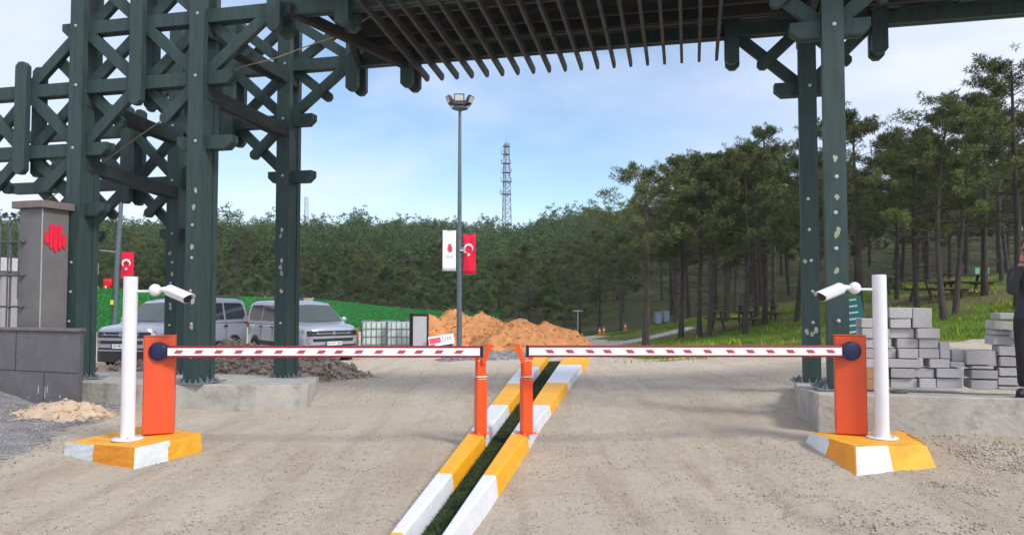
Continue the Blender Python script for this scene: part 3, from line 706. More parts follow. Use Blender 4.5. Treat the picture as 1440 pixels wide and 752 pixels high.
cam_pole(-3.665, 7.11, .160, 1, 'left'); cam_pole(3.515, 7.08, .178, -1, 'right')

# ------------------------------------------------------------------ kerbs and the turf between them
def lin(a, b_, y): return a[1] + (b_[1]-a[1])*(y-a[0])/(b_[0]-a[0])
def kerb(segs, left, right, label):
    t = empty('divider_kerb', (left(segs[0][0]), segs[0][0], 0), 0, label, 'kerb', 'painted divider kerbs')
    ox, oy = t.location.x, t.location.y
    for (y0, y1, c) in segs:
        mb = MB(); g = .004; zt = .140; ya, yb = y0+g, y1-g; ch = .014
        def ring(y): l, r = left(y)-ox, right(y)-ox; return [(l-.012, y-oy, -.05), (l, y-oy, zt-ch), (l+ch, y-oy, zt), (r-ch-.015, y-oy, zt), (r-.015, y-oy, zt-ch), (r+.004, y-oy, -.05)]
        a, b_ = ring(ya), ring(yb); n = 6
        mb.add(a+b_, [tuple(range(n)), tuple(range(2*n-1, n-1, -1))]+[(i, (i+1) % n, (i+1) % n+n, i+n) for i in range(n)])
        mb.build('kerb_stone', WHK if c == 'w' else YELK, t, bevel=.006)
    return t
Ll = lambda y: -.594+(y-5.82)*.083; Lr = lambda y: -.449+(y-5.82)*.113
Rl = lambda y: -.2336+(y-5.77)*.1245; Rr = lambda y: -.106+(y-5.77)*.163
kerb([(2.6, 4.37, 'y'), (4.37, 5.82, 'w'), (5.82, 7.53, 'y'), (7.53, 9.52, 'w'), (9.52, 11.9, 'y'), (11.9, 14.8, 'w'), (14.8, 17.5, 'y')], Ll, Lr, 'left of the two yellow and white kerbs running up the road middle')
kerb([(2.6, 4.2, 'y'), (4.2, 5.77, 'w'), (5.77, 7.5, 'y'), (7.5, 9.5, 'w'), (9.5, 12.0, 'y'), (12.0, 15.2, 'w'), (15.2, 17.5, 'y')], Rl, Rr, 'right of the two yellow and white kerbs running up the road middle')
rng = np.random.default_rng(5)
def blades(X, Y, Z, h, wdt, name, material, lean=.5, label=None):
    n = len(X); a = rng.uniform(0, 2*np.pi, n); hh = h*rng.uniform(.5, 1.3, n); w = wdt*rng.uniform(.6, 1.3, n)
    dx, dy = np.cos(a)*w/2, np.sin(a)*w/2; lx, ly = rng.normal(0, lean, n)*hh, rng.normal(0, lean, n)*hh
    V = np.empty((n, 3, 3)); V[:, 0] = np.stack([X-dx, Y-dy, Z], 1); V[:, 1] = np.stack([X+dx, Y+dy, Z], 1); V[:, 2] = np.stack([X+lx, Y+ly, Z+hh], 1)
    o = np_mesh(name, V.reshape(-1, 3), np.arange(n*3).reshape(n, 3), material)
    return tag(o, label, kind='stuff')
mb = MB(); ys = [2.6+i*.5 for i in range(31)]
vs = []
for y in ys: vs += [(Lr(y)+.006, y, .012), (Rl(y)-.014, y, .012)]
mb.add(vs, [(2*i, 2*i+1, 2*i+3, 2*i+2) for i in range(len(ys)-1)])
tb = mb.build('turf_strip', mat('dark_turf', (.040, .062, .030), .95, var=.5, scale=14, bump=1, bscale=40, alt=(.085, .085, .065), altfac=.42, altscale=9), None); tag(tb, kind='structure')
yy = 2.7+rng.uniform(0, 1, 42000)**1.6*14.6; tt = rng.uniform(0.02, .98, 42000)
xx = (Lr(yy)+.01)*(1-tt) + (Rl(yy)-.02)*tt
blades(xx, yy, np.full(len(xx), .008), .026, .007, 'turf', TURFM, .6)

# ------------------------------------------------------------------ loose stones
def stones(n, fx, name, material, smin, smax, label=None, sink=.3):
    X, Y = fx(n); n = len(X); Z = H(X, Y) + (fbm(X*1.3, Y*1.3, 11, 4)-.47)*.05
    s = smin+(smax-smin)*rng.uniform(0, 1, n)**2.5
    base = np.array([(1,0,0),(-1,0,0),(0,1,0),(0,-1,0),(0,0,.7),(0,0,-.7)], float)
    P_ = base[None]*(s[:, None, None])*rng.uniform(.55, 1.25, (n, 6, 1))
    a = rng.uniform(0, 6.28, n); ca, sa = np.cos(a)[:, None], np.sin(a)[:, None]
    x = P_[:, :, 0]*ca-P_[:, :, 1]*sa; y = P_[:, :, 0]*sa+P_[:, :, 1]*ca
    V = np.stack([x+X[:, None], y+Y[:, None], P_[:, :, 2]+Z[:, None]+s[:, None]*(.5-sink)], 2).reshape(-1, 3)
    f = np.array([(0,2,4),(2,1,4),(1,3,4),(3,0,4),(2,0,5),(1,2,5),(3,1,5),(0,3,5)])
    Fs = (f[None]+(np.arange(n)*6)[:, None, None]).reshape(-1, 3)
    return tag(np_mesh(name, V, Fs, material), label, kind='stuff')
def f_road(n):
    Y = 3.2+rng.uniform(0, 1, n)**1.5*13; X = rng.uniform(-.75, .75, n)*Y
    keep = (fbm(X*1.1, Y*1.1, 44) > .36) & ~((X > Ll(Y)-.03) & (X < Rr(Y)+.03) & (Y < 17.6)); return X[keep], Y[keep]
stones(60000, f_road, 'pebbles', STONE, .003, .0135)
def f_grav(n):
    X = rng.uniform(-9, -3.4, n); Y = rng.uniform(5, 11, n); _, g, *_r = masks(X, Y); k = (g > rng.uniform(.2, .9, n)) & ~((X > -4.4) & (Y > 6.5)); return X[k], Y[k]
stones(34000, f_grav, 'gravel', GRAVG, .007, .022)
def f_right(n):
    X = rng.normal(5.0, 1.3, n); Y = rng.normal(6.0, 1.1, n); k = (Y > 3.5) & (Y < 7.6) & (fbm(X*1.6, Y*1.6, 63) > .47) & ~((X < 4.1) & (Y > 6.2)); return X[k], Y[k]
stones(16000, f_right, 'gravel', STONE, .005, .022)

# ------------------------------------------------------------------ heaps
def heap(name, cx, cy, rx, ry, h, material, label, cat, seed=1, peaks=None, amp=.30, freq=1.6, n=110, rocks=0, rmat=None, rsize=(.02, .09), rot=0):
    a = np.linspace(-1.15, 1.15, n); A, B = np.meshgrid(a, a)
    peaks = peaks or [(0, 0, 1, .55)]
    prof = np.zeros_like(A)
    for (px, py, ph, pr) in peaks: prof = np.maximum(prof, ph*np.clip(1-(((A-px)/pr)**2+((B-py)/pr)**2)**.5*.62, 0, 1)**1.15)
    rr = np.sqrt(A**2+B**2); prof = prof*(1-sstep(.70, 1.05, rr+(fbm(A*3+9, B*3, seed)-.5)*.4))
    c_, s_ = math.cos(rot), math.sin(rot)
    X = cx+(A*rx)*c_-(B*ry)*s_; Y = cy+(A*rx)*s_+(B*ry)*c_
    d = (fbm(X*freq, Y*freq, seed, 6)-.48)*amp; rid = (np.abs(fbm(X*freq*2.2, Y*freq*2.2, seed+3, 5)-.48))*amp*.9
    Z = H(X, Y)-.10 + prof*h + (d+rid)*np.clip(prof*2.5, 0, 1)
    V = np.stack([X.ravel(), Y.ravel(), Z.ravel()], 1); idx = np.arange(n*n).reshape(n, n)
    Qs = np.stack([idx[:-1, :-1].ravel(), idx[:-1, 1:].ravel(), idx[1:, 1:].ravel(), idx[1:, :-1].ravel()], 1)
    t = empty(name, (cx, cy, h1(cx, cy)), 0, label, cat)
    V2 = V - np.array(t.location)
    o = np_mesh('soil_body', V2, Qs, material, t, k=4); 
    if rocks:
        k = rng.choice(n*n, rocks); k = k[prof.ravel()[k] > .03]; m_ = len(k); s = rsize[0]+(rsize[1]-rsize[0])*rng.uniform(0, 1, m_)**2.2
        base = np.array([(1,0,0),(-1,0,0),(0,1,0),(0,-1,0),(0,0,.8),(0,0,-.8)], float)
        Pq = base[None]*s[:, None, None]*rng.uniform(.5, 1.3, (m_, 6, 1)); a = rng.uniform(0, 6.28, m_); ca, sa = np.cos(a)[:, None], np.sin(a)[:, None]
        x = Pq[:, :, 0]*ca-Pq[:, :, 1]*sa; y = Pq[:, :, 0]*sa+Pq[:, :, 1]*ca
        C = V2[k] + np.stack([rng.normal(0, .05, m_), rng.normal(0, .05, m_), np.zeros(m_)], 1)
        VV = np.stack([x+C[:, None, 0], y+C[:, None, 1], Pq[:, :, 2]+C[:, None, 2]+.2*s[:, None]], 2).reshape(-1, 3)
        f = np.array([(0,2,4),(2,1,4),(1,3,4),(3,0,4),(2,0,5),(1,2,5),(3,1,5),(0,3,5)])
        q = np_mesh('clods', VV, (f[None]+(np.arange(m_)*6)[:, None, None]).reshape(-1, 3), rmat or material, t); q['kind'] = 'stuff'
    return t
p = at_y(648, 480, 31); heap('dirt_heap', p.x, 31.5, 3.0, 2.6, 1.75, SOIL, 'lumpy orange clay heap behind the tall lamp mast', 'dirt heap', 3, [(-.45, 0, .8, .6), (-.1, .2, .95, .6), (.3, .1, .9, .7)], .42, 1.5, rocks=2600, rsize=(.015, .08))
p = at_y(755, 480, 29); heap('dirt_heap', p.x-.25, 29.5, 2.9, 2.4, 1.45, SOIL, 'orange clay heap to the right of the lamp mast, next to the grass', 'dirt heap', 8, [(-.12, 0, 1, .7), (.22, -.1, .85, .7), (-.4, .2, .75, .6)], .40, 1.6, rocks=2600, rsize=(.015, .08))
p = at_y(375, 520, 14.0); heap('rubble_heap', p.x-.25, 14.6, 2.2, 1.8, .84, RUB, 'brown rubble heap in front of the cars with its crest behind the gate post', 'rubble heap', 21, [(-.3, 0, 1, .62), (.25, -.1, .72, .6)], .35, 2.2, rocks=9000, rsize=(.02, .085))
p = at_y(190, 520, 13.6); heap('rubble_heap', p.x, 13.9, 2.3, 1.3, .42, RUB, 'low brown spread of earth clods before the front bumper of the left car', 'rubble heap', 25, [(0, 0, 1, .8)], .3, 2.2, rocks=5000, rsize=(.02, .07))
heap('sand_heap', -5.40, 9.0, .75, .55, .24, SANDM, 'small pale sand heap at the foot of the grey wall corner', 'sand heap', 31, [(0, 0, 1, .8)], .14, 3.5, 70, rocks=500, rsize=(.01, .035))
heap('sand_heap', -5.95, 8.6, .55, .32, .09, SANDM, 'little orange tinted sand spill left of the small sand heap', 'sand heap', 33, [(0, 0, 1, .8)], .10, 3.5, 50, rocks=200, rsize=(.01, .03))
p = on_ground(695, 19.6); heap('gravel_heap', p.x, 20.3, 1.9, .9, .30, mat('grey_gravel_heap', (.22, .22, .23), .95, var=.4, scale=9, bump=1, bscale=20), 'thin dark grey gravel spread in front of the orange clay heaps', 'gravel heap', 41, [(0, 0, 1, .9)], .12, 3, 60, rocks=1800, rmat=GRAVG, rsize=(.015, .05))

# ------------------------------------------------------------------ grey wall, pillar with emblem, iron fence
LOGO = []
def logo_bars(mb, fn, w, h, a, b_):
    """five round ended upright bars forming a tulip-like emblem, w wide h tall"""
    bw = w*.175; xs = [-.40, -.20, 0, .20, .40]; top = [.70, 1.0, .95, .98, .64]; bot = [.26, .10, 0, .07, .15]
    for x, t_, bo in zip(xs, top, bot):
        y0, y1 = (bo-.5)*h, (t_-.5)*h; x *= w; r = bw/2
        pts = [(x-r, y0+r*1.2), (x-r*.5, y0+r*.35), (x, y0), (x+r*.5, y0+r*.35), (x+r, y0+r*1.2), (x+r, y1-r), (x+r*.7, y1-r*.3), (x, y1), (x-r*.7, y1-r*.3), (x-r, y1-r)]
        mb.prism(pts, fn, a, b_)
cw = at_y(113, 462.5, 9.45); lw = at_y(0, 456.5, 9.97)
dv = Vector((cw.x-lw.x, cw.y-lw.y, 0)); ang = math.atan2(dv.y, dv.x)
wall = empty('boundary_wall', (cw.x, cw.y, .15), ang, 'dark grey clad boundary wall with thin coping at the left edge', 'wall')
topz = cw.z-.15
mb = MB(); mb.prism([(-6, 0), (0, 0), (-.13, .16), (-6, .16)], lambda q, d: (q[0], q[1], d), -.5, topz-.04); mb.build('wall_body', CLAD, wall, bevel=.006)
mb = MB(); mb.prism([(-6.02, -.025), (.03, -.025), (-.12, .185), (-6.02, .185)], lambda q, d: (q[0], q[1], d), topz-.036, topz); mb.build('coping', COPE, wall, bevel=.005)
mb = MB()
for (x, za, zb) in ((-1.16, .40, topz-.04), (-.02, -.3, -.3), (-2.4, .40, topz-.04), (-.62, -.4, .39), (-1.9, -.4, .39)):
    if zb > za: mb.box((x, -.0015, (za+zb)/2), (.008, .004, zb-za))
mb.box((-3.0, -.0015, .395), (5.98, .004, .008)); mb.build('cladding_joints', mat('dark_joint', (.03, .03, .033), .9), wall)
drips = MB()
for (x, z, h_) in ((-.72, .16, .11), (-.60, .13, .15), (-.56, .17, .09), (-.33, .09, .05), (-.9, .05, .03), (-.5, .02, .03), (-.2, .02, .04)):
    drips.prism([(x-.007, z-h_/2), (x+.008, z-h_/2+.01), (x+.004, z+h_/2), (x-.004, z+h_/2-.02)], lambda q, d: (q[0], d, q[1]), -.004, -.001)
drips.build('mortar_drips', mat('pale_mortar', (.5, .49, .47), .9), wall)
# pillar
A17 = -R(17.5)
pc = at_y(56.8, 419, 10.15)
pil = empty('wall_pillar', (pc.x, pc.y, .25), A17, 'grey clad square pillar with brown cap and red emblem, at the left edge', 'pillar')
PT = 2.74-.25
mb = MB(); mb.box((-.21, .21, PT/2), (.42, .42, PT)); mb.build('shaft', CLADL, pil, bevel=.005)
mb = MB(); mb.box((-.21, .21, PT+.052), (.56, .56, .10)); mb.build('cap', COPE, pil, bevel=.008)
mb = MB(); mb.box((.002, -.002, PT/2), (.012, .012, PT-.01)); mb.build('corner_trim', mat('pale_trim', (.42, .40, .38), .5), pil)
mb = MB(); logo_bars(mb, lambda q, d: (d, .20+q[0], 2.09+q[1]), .34, .40, .002, .022); mb.build('emblem', LOGOR, pil, bevel=.003)
# iron fence
fp = at_y(24, 380, 10.25)
fen = empty('iron_fence', (fp.x, fp.y, 1.0), A17, 'dark iron railing with hooped uprights bolted to the grey pillar', 'fence')
zz0 = 1.0
def zof(py): return 1.5+(419-py)*10.25/1040-zz0
mb = MB()
for x in (-.12, -.42, -.72, -1.02, -1.32, -1.62): mb.tube((x, 0, 0.02), (x, 0, zof(345)+.12), .014, n=8)
mb.build('uprights', RAILM, fen, smooth=True)
for py in (340, 387, 431):
    q = MB(); q.tube((-2.6, -.01, zof(py)), (.10, -.01, zof(py)), .014, n=8); q.ball((.11, -.01, zof(py)), .026, 8)
    for x in (-.12, -.42, -.72): q.ball((x, -.01, zof(py)), .024, 8)
    q.build('rail', RAILM, fen, smooth=True)
for x in (-.05, -.40, -.75):
    q = MB(); pts = [(x-.10, -.02, .05)] + [(x-.10, -.02, zof(325))] + [(x-.10*math.cos(a), -.02, zof(325)+.16*math.sin(a)) for a in (.5, 1.0, 1.57, 2.14, 2.7)] + [(x+.10, -.02, zof(325)-.05), (x+.10, -.02, zof(420))]
    q.path(pts, .011, 8); q.build('hoop', RAILM, fen, smooth=True)
# building beyond the fence
bb = at_y(-60, 400, 26)
bld = empty('site_building', (bb.x, bb.y, h1(bb.x, bb.y)), -R(12), 'low grey site building with dark openings seen through the iron railing', 'building')
z0 = h1(bb.x, bb.y)
mb = MB(); mb.box((-1.6, 2, 1.3), (7.0, 4, 2.6)); mb.build('wall', BUILD, bld)
mb = MB(); mb.box((-1.6, 1.9, 2.85-.02), (7.4, 4.5, .45)); mb.build('roof', mat('pale_roof_edge', (.50, .50, .52), .7), bld)
mb = MB(); mb.box((-.2, -.012, 1.15), (3.6, .05, 1.9)); mb.build('opening', WINDK, bld)
mb = MB(); mb.box((-3.9, -.012, 1.15), (2.2, .05, 1.9)); mb.build('opening', WINDK, bld)

# ------------------------------------------------------------------ concrete blocks on the right plinth
BW = 8.98
def crop5(cx_, cy_): return (1220+cx_/3.132, 320+cy_/3.132)
blocks = []
def blk(x0, y0, x1, y1, w=None, rot=0, deep=.24):
    w = w or BW; (pa, qa), (pb, qb) = crop5(x0, y0), crop5(x1, y1)
    ua, za = at_w(pa, qa, w); ub, zb = at_w(pb, qb, w)
    blocks.append(((ua+ub)/2, w+deep/2+random.uniform(-.03, .03), (za+zb)/2, ub-ua-.006, deep, za-zb-.004, rot))
rows = [  # y0, y1, list of (x0,x1) for the left stack, bottom to top
    (662, 708, [(-40, 22), (24, 98), (100, 222), (225, 300), (302, 420)], 'bottom'),
    (618, 662, [(-35, 96), (100, 208), (205, 295), (301, 420)], 'second'),
    (576, 618, [(-30, 80), (82, 235), (268, 360)], 'third'),
    (532, 576, [(-28, 40), (42, 130), (132, 222), (223, 316)], 'fourth'),
    (488, 532, [(-30, 108), (130, 228), (229, 316)], 'fifth'),
    (443, 488, [(-30, 98), (100, 210), (212, 316)], 'sixth'),
    (400, 443, [(-30, 88), (98, 192)], 'seventh'),
    (352, 400, [(90, 195)], 'top')]
ordn = ['leftmost', 'second', 'third', 'fourth', 'fifth']
BL = []
for (y0, y1, xs, rn) in rows:
    for i, (x0, x1) in enumerate(xs):
        blk(x0, y0, x1, y1)
        BL.append('pale grey block in the %s course of the left block pile, %s from the left' % (rn, ordn[i]) if len(xs) > 1 else 'single long grey block lying on the very top of the left block pile')
def extra(lbl, *a, **k): blk(*a, **k); BL.append(lbl)
extra('large square faced block at the top right of the left block pile', 197, 353, 285, 443)
extra('square block standing at the right end of the left block pile, by its fourth course', 318, 504, 365, 576)
extra('thin dusty block slab lying at the right foot of the left block pile', 366, 590, 432, 616)
extra('broken dusty block on the slab between the two block piles', 368, 535, 428, 588, w=9.12)
extra('dusty brown grey block on top of the low stack between the piles', 437, 540, 572, 606)
extra('thin pale block under the dusty top block of the low middle stack', 458, 608, 560, 624)
extra('upper of the two big blocks in the low middle stack', 455, 626, 575, 667)
extra('lowest big block of the low middle stack', 455, 669, 575, 714)
for i, (ya, yb, nm) in enumerate(((520, 565, 'fifth from the ground'), (567, 612, 'fourth from the ground'), (614, 655, 'third from the ground'), (657, 696, 'second from the ground'), (698, 716, 'lowest, half buried'))):
    extra('grey block %s in the right block pile beside the person' % nm, 577, ya, 683, yb)
    extra('grey block behind the legs of the person, %s' % nm, 686, ya, 790, yb, w=9.05)
extra('pale block lying across the right block pile with a chipped lower edge', 553, 475, 665, 518)
extra('tilted pale block near the top of the right block pile', 552, 412, 690, 452, rot=R(4), w=8.93)
extra('short weathered block wedged under the tilted block', 556, 452, 634, 474)
extra('pale block jutting out beside the knees of the person', 637, 448, 720, 491, w=8.90)
extra('small pale block topping the right block pile', 582, 376, 676, 404)
for (u, w, z, sx, sy, sz, rot), lb in zip(blocks, BL):
    mb = MB(); mb.box((0, 0, 0), (sx, sy, sz)); o = mb.build('concrete_block', CONCB, None, bevel=.007)
    o.location = (u*TC+w*TS, -u*TS+w*TC, z); o.rotation_euler = (0, rot if rot else random.uniform(-.01, .01), -TH+random.uniform(-.055, .055))
    tag(o, lb, 'block', 'concrete blocks piled on the right plinth')
# cardboard pack and litter
u0, z0_ = at_w(*crop5(-2, 716), 8.86); u1, z1_ = at_w(*crop5(98, 622), 8.86)
t = empty('cardboard_pack', ((u0+u1)/2*TC+8.95*TS, -(u0+u1)/2*TS+8.95*TC, z0_), -TH, 'brown cardboard pack in two layers, behind the white pole on the right plinth', 'box')
hh = z1_-z0_
for i in range(2):
    mb = MB(); mb.box((0, .07, hh*(.25+.5*i)), (u1-u0, .18, hh*.48)); mb.build('carton', CARD, t, bevel=.005)
u0, z0_ = at_w(*crop5(140, 712), 8.75)
mb = MB(); mb.ball((0, 0, .018), .07, 8, (1.5, .6, .35)); o = mb.build('rag', mat('brown_rag', (.10, .085, .05), .95, var=.3), None, smooth=True); o.location = (u0*TC+8.75*TS, -u0*TS+8.75*TC, .478); tag(o, 'crumpled brown rag lying before the left block pile', 'rag')
# teal striped board behind the right gate post
pt = at_y(1206, 475, 10.6)
t = empty('striped_board', (pt.x, pt.y, pt.z-.15), -TH, 'narrow teal and white striped board leaning behind the right gate post', 'board')
mb = MB(); mb.box((0, 0, .38), (.20, .03, .75), Matrix.Rotation(R(-8), 3, 'Y')); mb.build('board', TEAL, t, bevel=.004)
mb = MB()
for k in range(8): mb.box((math.sin(R(-8))*(.06+k*.09), -.018, .06+k*.09), (.17, .006, .022), Matrix.Rotation(R(-8), 3, 'Y'))
mb.build('stripes', BOOMW, t)

# ------------------------------------------------------------------ cars
def car(loc, rz, paint, label, plate):
    t = empty('parked_car', loc, rz, label, 'car', 'silver grey minivans parked behind the gate')
    # x forward (front at +2.2), y left, z up
    L_ = 4.40
    st = [ # x, half width, z sill, z belt(top of lower body)
        (2.20, .55, .26, .97), (2.18, .68, .22, 1.01), (2.13, .78, .20, 1.035), (2.05, .85, .19, 1.06), (1.90, .895, .19, 1.09), (1.55, .915, .21, 1.13), (1.20, .92, .23, 1.165), (.98, .92, .24, 1.185),
        (.5, .92, .24, 1.19), (0, .92, .24, 1.19), (-.8, .92, .24, 1.19), (-1.5, .915, .26, 1.19), (-1.95, .90, .28, 1.18), (-2.14, .87, .32, 1.16), (-2.20, .80, .38, 1.10)]
    mb = MB(); nring = 0
    for (x, hw, zs, zb) in st:
        hh = zb-zs
        ring = [(-hw*.93, zs), (-hw*.985, zs+.12*hh), (-hw, zs+.38*hh), (-hw*.995, zs+.68*hh), (-hw*.965, zs+.90*hh), (-hw*.90, zb), (-hw*.5, zb+.035), (0, zb+.045)]
        ring = ring + [(-y, z) for (y, z) in ring[:-1][::-1]]
        nring = len(ring)
        for (y, z) in ring: mb.v.append((x, y, z))
    for i in range(len(st)-1):
        for k in range(nring-1): mb.f.append((i*nring+k, i*nring+k+1, (i+1)*nring+k+1, (i+1)*nring+k)); mb.m.append(0)
        mb.f.append((i*nring+nring-1, i*nring, (i+1)*nring, (i+1)*nring+nring-1)); mb.m.append(0)
    mb.f.append(tuple(range(nring))); mb.m.append(0); mb.f.append(tuple((len(st)-1)*nring+k for k in range(nring))); mb.m.append(0)
    body = mb.build('body', paint, t, smooth=True)
    # cabin
    def cab(x, z):    # half width of cabin side at height
        return .905 - (z-1.12)*.17
    top = [(.98, 1.16), (.22, 1.70), (.05, 1.765), (-.3, 1.80), (-1.2, 1.81), (-1.9, 1.785), (-2.05, 1.74), (-2.17, 1.15)]
    mb = MB(); n = len(top)
    lv = [0, .5, 1]
    secs = [(1.27, 1.14), (.90, 1.42), (.50, 1.71), (.30, 1.785), (-.3, 1.83), (-1.2, 1.84), (-1.9, 1.815), (-2.07, 1.76), (-2.15, 1.45), (-2.19, 1.12)]
    o = 0
    for (x, z) in secs:
        hw0 = cab(x, 1.12); hwz = cab(x, z)
        zz_ = max(z, 1.121)
        r = [(-hw0, 1.115), (-cab(x, (zz_+1.12)/2), (zz_+1.12)/2), (-hwz+.01, zz_-.045 if zz_ > 1.3 else zz_), (-hwz+.07, zz_), (-hwz*.5, zz_+.018), (0, zz_+.022)]
        r = r + [(-y, q) for (y, q) in r[:-1][::-1]]; k_ = len(r)
        for (y, q) in r: mb.v.append((x, y, q))
    for i in range(len(secs)-1):
        for k in range(k_-1): mb.f.append((i*k_+k, i*k_+k+1, (i+1)*k_+k+1, (i+1)*k_+k)); mb.m.append(0)
    mb.build('cabin', paint, t, smooth=True)
    # glass
    def sidepanel(pts, s, name, material=GLASS, off=.006):
        m_ = MB(); m_.prism(pts, lambda q, d: (q[0], s*(cab(q[0], q[1])+off+d), q[1]), -.012, .0)
        return m_.build(name, material, t, bevel=.003)
    for s in (-1, 1):
        sidepanel([(1.02, 1.23), (.04, 1.21), (.04, 1.70), (.45, 1.69)], s, 'side_window')
        sidepanel([(-.04, 1.21), (-.92, 1.21), (-.92, 1.71), (-.04, 1.71)], s, 'side_window')
        sidepanel([(-1.00, 1.21), (-1.88, 1.21), (-2.02, 1.32), (-1.96, 1.62), (-1.84, 1.70), (-1.00, 1.71)], s, 'side_window')
        m_ = MB(); m_.path([(.25, s*.74, 1.80), (.05, s*.75, 1.87), (-1.7, s*.74, 1.885), (-1.9, s*.74, 1.81)], .016, 8); m_.build('roof_rail', BLACKP, t, smooth=True)
        m_ = MB(); m_.prism([(.0, 0), (.19, .02), (.21, .13), (.05, .16), (-.02, .10)], lambda q, d: (.68+q[0]*.3, s*(.90+q[0]*.9), 1.16+q[1]), 0, .1)
        m_ = MB(); m_.ball((.92, s*1.02, 1.26), .10, 10, (.6, 1, .85)); m_.box((.92, s*.93, 1.22), (.06, .12, .04)); m_.build('wing_mirror', paint, t, smooth=True)
        for xx in (-.12, -.98):
            m_ = MB(); m_.box((xx, s*.925, 1.03), (.17, .03, .035)); m_.build('door_handle', BLACKP, t, bevel=.008)
        m_ = MB(); m_.prism([(1.02, .46), (1.02, .60), (-1.05, .60), (-1.05, .46)], lambda q, d: (q[0], s*d, q[1]), .905, .934); m_.build('side_moulding', BLACKP, t, bevel=.006)
        m_ = MB()
        for xx in (.80, -.06, -.98): m_.box((xx, s*.9205, .76), (.010, .006, .78))
        m_.build('door_seams', BLACKP, t)
    m_ = MB()   # windscreen
    A_ = [(1.19, .82, 1.20), (1.19, -.82, 1.20), (.54, -.75, 1.685), (.54, .75, 1.685)]
    nn_ = Vector((.47, 0, .66)).normalized()*.012
    m_.add([Vector(a)+nn_*1.0+Vector((0,0,.0)) for a in A_]+[Vector((1.22, 0, 1.205))+nn_*2, Vector((.54, 0, 1.72))+nn_*1.2], [(0, 4, 5, 3), (4, 1, 2, 5)]); m_.build('windscreen', GLASSW, t)
    m_ = MB(); m_.add([(-2.145, .70, 1.22), (-2.145, -.70, 1.22), (-2.06, -.64, 1.66), (-2.06, .64, 1.66)], [(0, 1, 2, 3)]);
    for i, v in enumerate(m_.v): m_.v[i] = (v[0]-.035, v[1], v[2])
    m_.build('rear_window', GLASS, t)
    # front end: grille, intakes, lamps, plate, bumper
    def fx(y): return float(np.interp(abs(y), [0, .55, .68, .78, .85, .90], [2.205, 2.20, 2.18, 2.13, 2.05, 1.90]))
    def front(pts, name, material, out, dep=.03):
        m_ = MB(); 
        # subdivide outline so it follows the curved nose
        P2 = []
        for i in range(len(pts)):
            a, b_ = pts[i], pts[(i+1) % len(pts)]
            for k in range(6): P2.append((a[0]+(b_[0]-a[0])*k/6, a[1]+(b_[1]-a[1])*k/6))
        m_.prism(P2, lambda q, d: (fx(q[0])+d - max(0, q[1]-.90)*.30, q[0], q[1]), out-dep, out)
        return m_
    bar = lambda y0, y1, z0, z1: [(y0, z0), (y1, z0), (y1, z1), (y0, z1)]
    def strip(name, material, y0, y1, z0, z1, out, parent=t, n=14):
        m_ = MB(); w_ = (y1-y0)/n
        for k in range(n+1):
            y = y0+k*w_
            for (z, o_) in ((z0, out), (z1, out), (z1, out-.06), (z0, out-.06)): m_.v.append((fx(y)+o_-max(0, z-.90)*.30, y, z))
        for k in range(n):
            for j in range(4): m_.f.append((k*4+j, k*4+(j+1) % 4, (k+1)*4+(j+1) % 4, (k+1)*4+j)); m_.m.append(0)
        m_.f += [(0, 1, 2, 3), (n*4+3, n*4+2, n*4+1, n*4)]; m_.m += [0, 0]
        return m_.build(name, material, parent, smooth=True)
    g_ = strip('grille', BLACKP, -.80, .80, .82, .97, .022)
    strip('grille_bar', paint, -.55, .55, .885, .902, .03, g_)
    m_ = MB(); m_.box((fx(0)+.02, 0, .90), (.02, .08, .09)); m_.build('badge', RIM, g_, bevel=.006)
    strip('bumper_trim', paint, -.82, .82, .755, .80, .030)
    strip('lower_intake', BLACKP, -.64, .64, .66, .74, .02)
    strip('skid_bar', RIM, -.74, .74, .475, .505, .036)
    strip('lower_bumper', BLACKP, -.86, .86, .19, .56, .02)
    for s in (-1, 1):
        m_ = MB(); pts = [(.46, .90), (.80, .84), (.88, .93), (.86, 1.01), (.55, .975)]
        m_.prism(pts, lambda q, d: (fx(q[0])+d-max(0, q[1]-.90)*.30, s*q[0], q[1]), -.05, .026); hl = m_.build('headlight', LENS, t, bevel=.006)
        m_ = MB(); m_.prism([(.70, .62), (.80, .60), (.82, .73), (.76, .74)], lambda q, d: (fx(q[0])+d, s*q[0], q[1]), -.05, .026); m_.build('fog_lamp', LENS, t)
        m_ = MB(); m_.box((-2.165, s*.80, 1.2), (.07, .12, .5)); m_.build('tail_light', mat('tail_red', (.35, .01, .01), .2, coat=.6), t, bevel=.01)
    m_ = MB(); m_.box((fx(0)+.036, 0, .60), (.012, .52, .11)); pl = m_.build('number_plate', PLATE, t, bevel=.003)
    m_ = MB(); m_.box((fx(0)+.044, -.24, .60), (.004, .04, .105)); m_.build('blue_band', BLUE, pl)
    M = Matrix.Translation((fx(0)+.044, .015, .60)) @ Matrix(((0, 0, 1, 0), (1, 0, 0, 0), (0, 1, 0, 0), (0, 0, 0, 1)))
    text_mesh('plate_text', plate, .10, BLACKP, pl, M)
    # wheels and arches
    for (xx, s) in ((1.38, 1), (1.38, -1), (-1.40, 1), (-1.40, -1)):
        m_ = MB(); m_.lathe([(.385, .0), (.385, .025)], (xx, s*.905 if s > 0 else -.93, .36), 28, 'y'); m_.build('wheel_arch', BLACKP, t)
        w_ = MB(); w_.lathe([(.20, -.09), (.30, -.105), (.325, -.08), (.33, 0), (.325, .08), (.30, .105), (.20, .09)], (xx, s*.845, .33), 28, 'y'); wh = w_.build('wheel', TYRE, t, smooth=True)
        r_ = MB(); r_.lathe([(.045, .115), (.20, .085), (.215, .10), (.22, .07)], (xx, 0, .33), 24, 'y')
        for k in range(5):
            a = k*1.2566; r_.box((xx+math.cos(a)*.11, .105, .33+math.sin(a)*.11), (.20, .02, .05), Matrix.Rotation(-a, 3, 'Y'))
